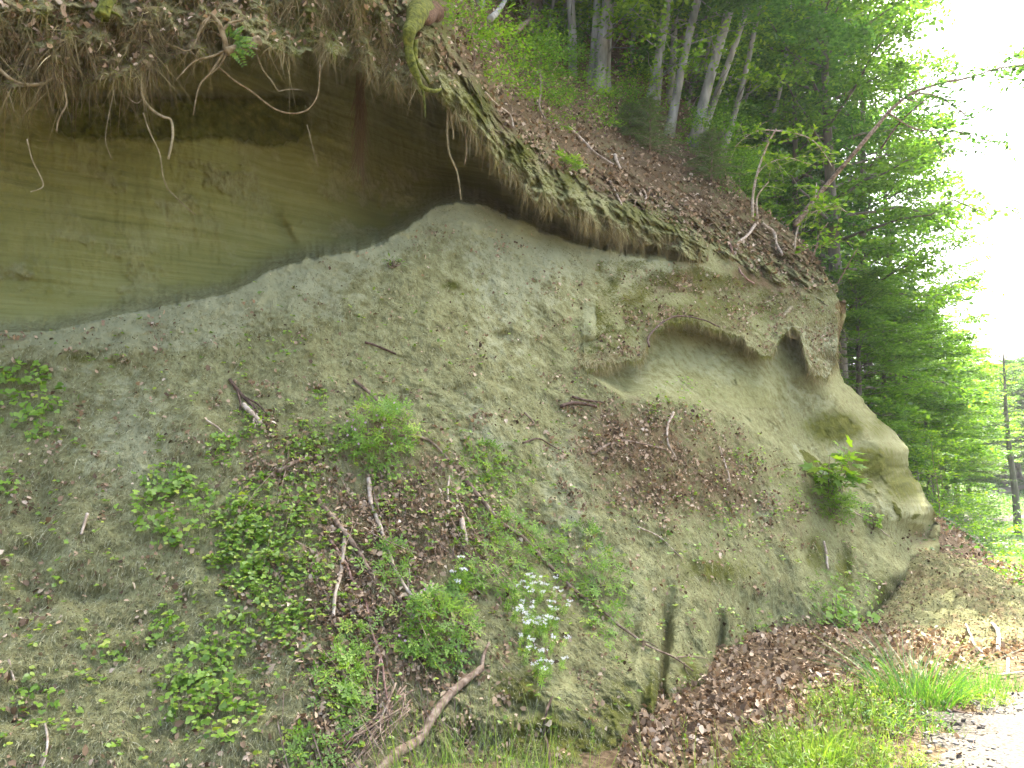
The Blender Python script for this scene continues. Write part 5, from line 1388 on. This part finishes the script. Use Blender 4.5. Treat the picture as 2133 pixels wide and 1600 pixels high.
G1, G2, G3 = 'beeches at the edge of the wood', 'trees down the valley', 'trees in the dark wood'
for k, (px, d, top, wd, pr, lb) in enumerate([
 (1752, 16.0, -420, 1.22, EDGE[0], 'great beech whose tiers of leaves stand against the white sky'),
 (1640, 19, -420, 1.05, EDGE[2], 'dark leafy beech behind the great tiered beech'),
 (1560, 23, -500, 1.2, EDGE[2], 'dark beech in the shade right of the leaning grey trunks'),
 (1815, 19, -150, 1.05, EDGE[1], 'beech behind the great tiered beech with its outer sprays on the sky'),
 (1690, 24, -420, 1.3, EDGE[2], 'tall dark beech filling the gap behind the great tiered beech'),
 (1860, 22, 120, 1.1, EDGE[0], 'beech whose outer sprays reach farthest into the sky at mid height'),
 (1790, 14.5, 560, .62, EDGE[1], 'low beech right behind the brow of the bank'),
 (1840, 19, 600, .80, ROUND[0], 'fresh green beech above the smooth sloping rock'),
 (1900, 24, 640, .95, ROUND[0], 'rounded beech next down the wooded slope'),
])  :
    q = spot(px, d); H = to_top(px, d, top); sc = H / 10.
    stand(pr, 'beech_tree', q, sc, k * 1.7, lb, 'tree', G1, sxy=wd)
for k, (px, d, top, wd, pr, lb) in enumerate([
 (1962, 29, 770, 1.0, DARKC[0], 'dark conifer between the pale green beeches'),
 (1985, 32, 690, 1.1, LIGHT[0], 'yellow-green tree on the skyline left of the slim trunk'),
 (2012, 38, 735, 1.2, LIGHT[0], 'pale tree lowest on the skyline'),
 (1930, 22, 800, .8, LIGHT[0], 'low pale tree beside the slumped earth'),
 (2175, 74, 765, 2.2, LIGHT[0], 'bright yellow-green tree at the right edge'),
 (2085, 56, 760, 1.5, ROUND[0], 'distant tree behind the slim trunk'),
 (1938, 27, 860, .7, ROUND[0], 'leafy tree in front of the dark conifer'),
 (2150, 60, 745, 2.2, ROUND[1], 'bluish far tree on the skyline at the right edge'),
 (2200, 52, 770, 1.8, ROUND[0], 'far green tree just outside the bright one'),
 (2115, 62, 770, 1.9, ROUND[1], 'leafy tree filling the valley behind the slim trunk'),
 (1958, 31, 840, .7, ROUND[0], 'low leafy tree above the upper path'),
 (2050, 66, 775, 2.0, ROUND[0], 'farthest hazy tree at the end of the valley'),
]):
    q = spot(px, d); H = to_top(px, d, top); sc = H / 10.
    stand(pr, 'conifer' if pr is DARKC[0] else 'valley_tree', q, sc, k * 2.1 + .5, lb, 'tree', G2, sxy=wd)

bg = Bag(); rg = np.random.default_rng(61)
for k in range(110):
    d = rg.uniform(72, 130); px = rg.uniform(1880, 2420); c = spot(px, d)
    r = rg.uniform(2.2, 3.8); h = rg.uniform(5, 9) * d / 95
    m = 420; v = unit(rg.normal(size=(m, 3))) * (rg.random((m, 1)) ** .4)
    p = c + np.array([0, 0, h * .55]) + v * np.array([r, r, h * .5]) + rg.normal(size=(m, 3)) * .25
    scatter(T_DIA, p, rg.normal(size=(m, 3)), np.tile(UP, (m, 1)), rg.uniform(.3, .75, m), rg, bg, .8, rnd=np.clip(rg.random() * .5 + rg.random(m) * .5, 0, 1))
stuff('forest', bg, M['beech'])

# slim larch-like trunk at the right
q0 = spot(2107, 30); q1 = P3(2094, 760, 30)
e = empty('slim_tree', q0, 'slim bare-trunked tree standing alone by the lower path', 'tree')
rg = np.random.default_rng(77); wb, lb = Bag(), Bag()
tp = np.stack([np.linspace(0, q1[0] - q0[0], 9) + .05 * np.sin(np.arange(9)), np.zeros(9), np.linspace(-.2, q1[2] - q0[2] + .6, 9)], 1)
V, F, F3 = tube(tp, np.linspace(.15, .025, 9), 8, .05); wb.add(V, F, F3)
for k in range(24):
    t_ = rg.uniform(.35, 1); o_ = np.array([np.interp(t_, np.linspace(0, 1, 9), tp[:, j]) for j in range(3)])
    a = rg.uniform(0, 6.28); limb_leaves(rg, o_, unit(np.array([math.cos(a), math.sin(a), .35])), rg.uniform(.6, 1.3), 5, 12, .06, lb, wb, .02)
link('trunk', wb.build('trunk', M['bark_dark']), e); link('crown', lb.build('crown', M['spring']), e)

# grey beech trunks of the wood, each with its own lean
FT = [
 (998, 30, 1002, -60, 9, 11.5, 'pale beech trunk standing highest, above the old stump'),
 (1192, 182, 1178, -20, 9, 13.2, 'slightly crooked beech trunk left of the big twin trunks'),
 (1226, 175, 1247, -20, 8, 13.0, 'thin beech trunk touching the left side of the thickest one'),
 (1240, 192, 1272, -20, 13, 12.8, 'thickest grey beech trunk with a mossy foot'),
 (1262, 178, 1270, -20, 8, 13.1, 'beech trunk pressed to the right side of the thickest one'),
 (1340, 248, 1384, -20, 9, 12.9, 'grey beech trunk with a white-lit edge behind the young spruce'),
 (1362, 205, 1382, -20, 8, 13.8, 'shaded beech trunk just behind the white-edged one'),
 (1392, 200, 1414, -20, 7, 14.2, 'straight slim beech trunk between the white-edged and flared ones'),
 (1388, 268, 1456, -20, 9, 12.7, 'leaning beech trunk with a flared pale foot'),
 (1440, 282, 1515, -20, 11, 12.8, 'strongly leaning bluish-grey beech trunk'),
 (1452, 270, 1552, -20, 7, 13.2, 'second stem leaning from the bluish-grey beech\'s foot'),
 (1500, 300, 1592, -20, 6, 13.4, 'thin leaning stem half hidden by leaves, rightmost of the wood'),
 (1128, 92, 1160, -20, 4, 14.0, 'thin tan pole trunk, leaning right among the shrubs'),
 (1142, 95, 1186, -20, 4, 14.5, 'second thin tan pole trunk beside the shrubs'),
 (1112, 80, 1112, -20, 3.5, 15, 'thin straight pole trunk left of the tan poles'),
 (1070, 60, 1064, -20, 4, 15, 'slender pole trunk nearest the stump side'),
 (1030, 40, 1040, -20, 3.5, 14.5, 'thin pole trunk between the highest trunk and the slender pole'),
 (1155, 70, 1200, -20, 3, 15.5, 'thinnest tan pole, rightmost of the three leaning together'),
 (1310, 190, 1330, -20, 4, 15.5, 'slim pole trunk between the thickest and the white-edged trunks'),
 (1425, 230, 1470, -20, 4, 15.5, 'slim shaded pole behind the flared beech'),
 (1218, 60, 1232, -20, 4.5, 17, 'slender dark pole behind the crooked beech trunk'),
]
for k in range(14):
    x0 = 1045 + k * 40 + (k * 37) % 23; FT.append((x0, float(np.interp(x0, [1000, 1250, 1450, 1650], [60, 150, 235, 330])), x0 + 8 + k * 5, -20, 3.2 + (k % 3) * .8, 15.6 + (k * 7 % 5) * .5, 'slender pole trunk a little deeper in the wood'))
for k, (x0, y0, x1, y1, rp, d, lb) in enumerate(FT):
    rg = np.random.default_rng(500 + k)
    b0 = P3(x0, y0 + 6, d); b1 = P3(x1, y1, d + .3)
    dv = (b1 - b0); dv = dv / dv[2]; dv[1] = .03
    H = 13.0 if rp > 5 else 9.0
    s_ = np.linspace(0, 1, 22)
    wig = np.stack([.10 * np.sin(s_ * 9 + k * 1.3), .08 * np.cos(s_ * 7 + k), 0 * s_], 1) * np.minimum(1, s_ * 6)[:, None] * (1.6 if k == 1 else .8)
    bend = np.stack([-.9 * dv[0] * s_ ** 2, 0 * s_, 0 * s_], 1) * 2.0
    tp = dv * (H * s_)[:, None] + wig + bend - UP * .25
    r0 = rp * d / FPX
    e = empty('beech_tree', b0, lb, 'tree', 'grey beech trunks on the slope')
    wb, lf = Bag(), Bag()
    V, F, F3 = tube(tp, r0 * (1 - .75 * s_) * (1 + .55 * np.exp(-s_ * 40)), 12, .05, k); wb.add(V, F, F3)
    for j in range(13 if rp > 5 else 7):
        t_ = rg.uniform(.06, .42); o_ = np.array([np.interp(t_, s_, tp[:, q]) for q in range(3)])
        a = rg.uniform(-2.6, -.2) if rg.random() < .65 else rg.uniform(0, 6.28)
        limb_leaves(rg, o_, unit(np.array([math.cos(a), math.sin(a), .15])), rg.uniform(.7, 1.7), 5, 15, .085, lf, wb, .012)
    link('trunk', wb.build('trunk', M['bark']), e)
    link('crown', lf.build('crown', M['spring']), e)
    if rp > 5:
        c = link('crown', FOREST[k % 3][1], e); c.location = tuple(tp[6] - np.array([0, 0, 3.6])); c.rotation_euler = (0, 0, k * 1.1)

# the dark wood behind
rg = np.random.default_rng(90)
def slope_z(x, y):
    """height of the wooded slope behind the turf"""
    k = ((OO[:, :, 0] - x) ** 2 + (OO[:, :, 1] - y) ** 2).argmin()
    q = OO.reshape(-1, 3)[k]
    return max(q[2] if np.hypot(q[0] - x, q[1] - y) < 1.2 else -9, float(terrain(x, y)))
n_ = 0
for row, (d, step) in enumerate(((16.5, 95), (19.5, 85), (23, 80), (28, 75), (34, 80))):
    for px in np.arange(905 + (row % 2) * 40, 1720, step):
        dd = d + rg.normal() * .9; x = (px + rg.normal() * 18 - 1066.5) / FPX * dd
        z = slope_z(x, dd) - .2
        pr = FOREST[(n_ + row) % 3] if row < 3 else EDGE[2]
        stand(pr, 'beech_tree', (x, dd, z), rg.uniform(.85, 1.15), rg.uniform(0, 6.28), 'slim shaded beech in the dark wood behind the grey trunks', 'tree', G3, lean=(rg.normal() * .04, .10 + rg.normal() * .05))
        n_ += 1
# beeches added above the overhang, mostly out of view, to shade the bank
for k, (x, y) in enumerate([(-6.5, 12), (-4.2, 10.5), (-2.2, 12.5), (-.8, 11), (.4, 13.5), (-5.2, 15), (-2.8, 16)]):
    z = slope_z(x, y)
    stand(FOREST[k % 3], 'beech_tree', (x, y, z - .2), rg.uniform(.9, 1.1), k * 1.3, 'beech added on the slope above the overhang for its shade', 'tree', 'shading beeches added above the overhang')

# leafy shrubs on the slope
for k, (px, py, sc, pr, lb) in enumerate([
 (985, 140, .5, 0, 'bright leafy shrub right beside the old stump'), (1035, 178, .55, 1, 'bright shrub on the leafy slope below the bent grey branch'), (1090, 140, .55, 1, 'spreading shrub in the middle of the shrubby slope'),
 (1120, 190, .6, 2, 'low darker shrub around the crooked brown branch'), (1160, 150, .7, 2, 'shrub at the foot of the crooked beech trunk'), (1225, 255, .5, 1, 'yellow-green shrub below the thickest trunk\'s mossy foot'), (1290, 245, .45, 2, 'small shrub right of the thickest trunk'),
 (1330, 240, .6, 1, 'leafy shrub at the white-edged trunk'), (1495, 330, .7, 2, 'shrub behind the leaning bluish-grey trunk'), (1465, 330, .5, 1, 'low shrub in front of the leaning bluish-grey trunk'), (1545, 405, .6, 2, 'shrub at the shaded edge of the wood'),
 (960, 60, .4, 1, 'few bright leaves close above the mossy stump'), (1135, 250, .35, 1, 'tiny leafy shrub on the open leaf slope'), ]):
    p, nn = on_turf(np.array([px], float), np.array([py], float))
    stand(SHRUB[pr], 'shrub', p[0] - UP * .05, sc, k * 1.9, lb, 'shrub', 'leafy shrubs on the slope')

# young spruces
def spruce(px, py, h, label, seed):
    rg = np.random.default_rng(seed); p, nn = on_turf(np.array([px], float), np.array([py], float)); c0 = p[0]
    e = empty('young_spruce', c0, label, 'spruce'); wb, lb = Bag(), Bag()
    V, F, F3 = tube(np.array([[0, 0, -.1], [.02, 0, h * .5], [.03, 0, h]]), [.02, .013, .004], 6); wb.add(V, F, F3)
    for k in range(46):
        t_ = (k + .5) / 46; a = k * 2.4; L = h * .55 * (1.05 - t_) + .08
        d = unit(np.array([math.cos(a), math.sin(a), .25 - .35 * (1 - t_)]))
        o_ = np.array([0, 0, h * (.08 + .9 * t_)])
        s_ = np.linspace(.1, 1, 7)[:, None]; pth = o_ + d * L * s_ + DOWN * .15 * L * s_ ** 2
        V, F, F3 = tube(pth, np.linspace(.006, .002, 7), 4); wb.add(V, F, F3)
        m = 230; u = rg.random(m); base = o_ + d * (L * u)[:, None] + DOWN * (.15 * L * u ** 2)[:, None]
        lat = unit(np.cross(d, UP)); sd = rg.choice([-1, 1], m)
        off = lat * (sd * rg.random(m) * .28 * L * (1 - u * .7))[:, None]
        strands(base + off, unit(d * .7 + lat * sd[:, None] * .6 + rg.normal(size=(m, 3)) * .4), np.full(m, .045), np.full(m, .0022), np.zeros((m, 3)), rg, lb, 1)
    link('trunk', wb.build('trunk', M['stick']), e); link('crown', lb.build('crown', M['needle']), e)
spruce(1352, 318, .85, 'feathery young spruce in front of the leaning trunks, left of two', 1)
spruce(1482, 385, .8, 'young spruce at the edge of the dark wood, right of two', 2)
spruce(1310, 290, .5, 'smallest young spruce, on the mossy ledge', 3)

# slender saplings on the brow and the long arching tree
def leafy(name, stems, label, mat, wood, size, dens, seed, cat='sapling', twl=.28, dep=None):
    """stems: (pixel line, distance, r0, r1); leaves on side twigs along them"""
    rg = np.random.default_rng(seed)
    c0 = P3(stems[0][0][0][0], stems[0][0][0][1], stems[0][1]); e = empty(name, c0, label, cat); wb, lb = Bag(), Bag()
    for pts, d, r0, r1, lv in stems:
        a = np.array(pts, float)
        q = P3(a[:, 0], a[:, 1], np.linspace(d, d + (dep or 0), len(a))) - c0
        q[1:, 1] += rg.normal(size=len(q) - 1) * .05
        c = spline(q, 8); V, F, F3 = tube(c, np.linspace(r0, r1, len(c)) * d / FPX, 6, .06); wb.add(V, F, F3)
        if lv:
            L = np.linalg.norm(np.diff(c, axis=0), axis=1).sum(); m = int(L * lv)
            for k in range(m):
                t_ = rg.uniform(.25 if len(stems[0]) else 0, 1); o_ = np.array([np.interp(t_, np.linspace(0, 1, len(c)), c[:, j]) for j in range(3)])
                dd = unit(rg.normal(size=3) * np.array([1, .9, .5]) + UP * .05)
                pth = o_ + dd * (np.linspace(0, 1, 4) * twl)[:, None] + DOWN * (np.linspace(0, 1, 4) ** 2 * twl * .25)[:, None]
                V, F, F3 = tube(pth, np.linspace(.003, .0012, 4), 4); wb.add(V, F, F3)
                nn_ = dens; u = rg.random(nn_); pos = o_ + dd * (u * twl)[:, None] + DOWN * (u ** 2 * twl * .25)[:, None]
                lat = unit(np.cross(dd, UP)); sd = rg.choice([-1, 1], nn_)[:, None]
                scatter(T_LEAF, pos, unit(dd * .7 + lat * sd + rg.normal(size=(nn_, 3)) * .3), np.tile(UP, (nn_, 1)), size * rg.uniform(.6, 1.15, nn_), rg, lb, .4)
    link('trunk', wb.build('trunk', M[wood]), e); link('crown', lb.build('crown', M[mat]), e)
leafy('sapling', [([(1567, 452), (1570, 400), (1582, 350), (1600, 300), (1614, 272)], 10.9, 3.2, 1.6, 5), ([(1614, 272), (1650, 275), (1690, 292), (1722, 320), (1732, 350)], 10.9, 1.6, .8, 22), ([(1614, 272), (1585, 272), (1555, 285), (1535, 300)], 10.9, 1.2, .7, 18), ([(1580, 360), (1600, 340), (1640, 330), (1690, 340)], 10.9, 1.2, .7, 14)], 'slender sapling arching over with bright hanging leaves on the brow', 'spring', 'stick_pale', .075, 7, 1)
leafy('sapling', [([(1578, 455), (1578, 410), (1600, 380)], 10.95, 2.2, 1.2, 8)], 'short twin stem touching the arching sapling\'s foot', 'spring', 'stick_pale', .07, 6, 2)
leafy('sapling', [([(1655, 520), (1668, 470), (1690, 420), (1702, 380)], 10.9, 2.0, 1., 14), ([(1672, 460), (1700, 440), (1740, 430), (1770, 440)], 10.9, 1.2, .7, 26)], 'leafy sapling leaning right at the end of the brow', 'spring', 'stick_pale', .075, 7, 3)
leafy('sapling', [([(1690, 545), (1700, 510), (1705, 490), (1730, 460)], 10.85, 2.0, 1., 20), ([(1698, 520), (1720, 500), (1745, 500)], 10.85, 1., .6, 26)], 'low leafy sapling beside the brow\'s outer edge', 'spring', 'stick', .075, 7, 4)
leafy('sapling', [([(1745, 590), (1760, 560), (1782, 520)], 11.2, 1.6, .9, 20)], 'small sprig over the edge of the brow', 'beech', 'stick', .075, 7, 5)
leafy('arching_tree', [([(1655, 470), (1690, 425), (1735, 372), (1785, 310), (1825, 265)], 12.2, 5.5, 4.2, 0), ([(1825, 265), (1860, 225), (1905, 190), (1960, 172), (2020, 158), (2080, 142), (2140, 132)], 12.2, 4.2, 1.2, 14), ([(1960, 172), (1985, 150), (2010, 128)], 12.2, 1.5, .8, 22), ([(1900, 195), (1950, 200), (2010, 240), (2050, 280)], 12.2, 1.8, .8, 20), ([(1850, 235), (1910, 270), (1990, 275), (2060, 290), (2100, 300)], 12.2, 1.8, .7, 20), ([(1880, 205), (1930, 215), (1985, 205)], 12.2, 1.4, .7, 22), ([(2080, 142), (2120, 115), (2170, 120)], 12.2, 1.2, .8, 30), ([(1940, 275), (1960, 310), (1990, 330)], 12.2, 1.2, .7, 20)], 'long arching leaning tree reaching out into the white sky', 'beech_dark', 'stick', .075, 7, 6, 'tree', .34)
leafy('arching_tree', [([(1835, 310), (1870, 260), (1910, 222), (1945, 195)], 12.6, 2.4, 1.4, 16)], 'thin dark stem rising parallel under the arching tree', 'beech_dark', 'stick_dark', .075, 7, 7, 'tree', .3)
leafy('branch', [([(2240, 90), (2190, 120), (2140, 138), (2100, 148)], 9.5, 2.4, 1.0, 34)], 'dark leafy branch tip entering at the upper right edge', 'beech_dark', 'stick', .075, 8, 8, 'branch', .3)

# bushes and undergrowth along the right slope and the lower path
for k, (px, d, sc, pr, lb) in enumerate([(1945, 13.5, .75, 0, 'fresh green shrub growing from the edge of the rock'), (1985, 14.5, .6, 2, 'shrub with dark twigs on the slope past the rock'), (2035, 17, .8, 2, 'bush on the slope above the pale path bend'), (2120, 9.6, .55, 1, 'bright weedy bush at the right edge near the mound'), (2000, 19, .9, 2, 'bluish bush below the dark conifer'), (1955, 18, .9, 0, 'shrub under the rounded beech')]):
    stand(SHRUB[pr], 'bush', spot(px, d), sc, k * 1.3, lb, 'bush', 'bushes past the end of the bank')
bg = Bag()
n = 26000
ux = rng.uniform(5, 40, n); uy = 9.5 + 50 * rng.random(n) ** 1.4
pxx = ux / uy * FPX + 1066
k = (pxx > 1900) & (pxx < 2240); ux, uy = ux[k], uy[k]; 
# keep the tracks clear
def off_track(x, y):
    ok = np.ones(len(x), bool)
    for pts, w_ in ((np.array([(6.4, 6.4), (9.8, 8.8), (12.6, 12.5), (14.6, 17), (15.6, 21), (15.6, 24), (14.6, 27)]), 1.15),):
        ok &= line_dist(x, y, [tuple(q) for q in pts]) > w_
    for pp in ([(2260, 1085), (2133, 1076), (2085, 1082), (2040, 1094), (1995, 1104)], [(2260, 1000), (2133, 1014), (2100, 1020), (2062, 1032), (2025, 1042)]):
        ok &= line_dist(x, y, [tuple(hit(*q)[:2]) for q in pp]) > .95
    return ok
k = off_track(ux, uy); ux, uy = ux[k], uy[k]
n = len(ux); up0 = np.stack([ux, uy, terrain(ux, uy)], 1)
for k in range(2):
    scatter(T_DIA, up0 + UP * rng.uniform(.01, .10, (n, 1)) + rng.normal(size=(n, 3)) * .06, rng.normal(size=(n, 3)) * np.array([1, 1, .4]), np.tile(UP, (n, 1)), rng.uniform(.05, .12, n) * (uy / 14) ** .5, rng, bg, .5)
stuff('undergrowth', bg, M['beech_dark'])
bg = Bag()
n = 4500; ux = rng.uniform(4.5, 8, n); uy = rng.uniform(8.2, 14, n); k = (ux / uy * FPX + 1066 > 1940) & (ux < 4.85 + .57 * (uy - 7.7) + .3); ux, uy = ux[k], uy[k]; n = len(ux)
scatter(T_DEAD, np.stack([ux, uy, terrain(ux, uy) + .02], 1), rng.normal(size=(n, 3)), np.tile(UP, (n, 1)), rng.uniform(.04, .08, n), rng, bg, .6)
stuff('leaf_litter', bg, M['dead'])

# ------------------------------------------------------------------ air
hz = Bag()
c8 = np.array([(x, y, z) for z in (-6, 46) for y in (-960, 960) for x in (-960, 960)], float)
hz.add(c8, np.array([(0, 2, 3, 1), (4, 5, 7, 6), (0, 1, 5, 4), (2, 6, 7, 3), (0, 4, 6, 2), (1, 3, 7, 5)]))
m = bpy.data.materials.new('haze'); m.use_nodes = True; m.node_tree.nodes.clear()
vo = m.node_tree.nodes.new('ShaderNodeVolumePrincipled'); vo.inputs['Color'].default_value = (.93, .97, 1, 1); vo.inputs['Density'].default_value = .0006
vo.inputs['Anisotropy'].default_value = .3
mo = m.node_tree.nodes.new('ShaderNodeOutputMaterial'); m.node_tree.links.new(vo.outputs[0], mo.inputs['Volume'])
tag(link('haze', hz.build('haze', m, False)), kind='stuff')
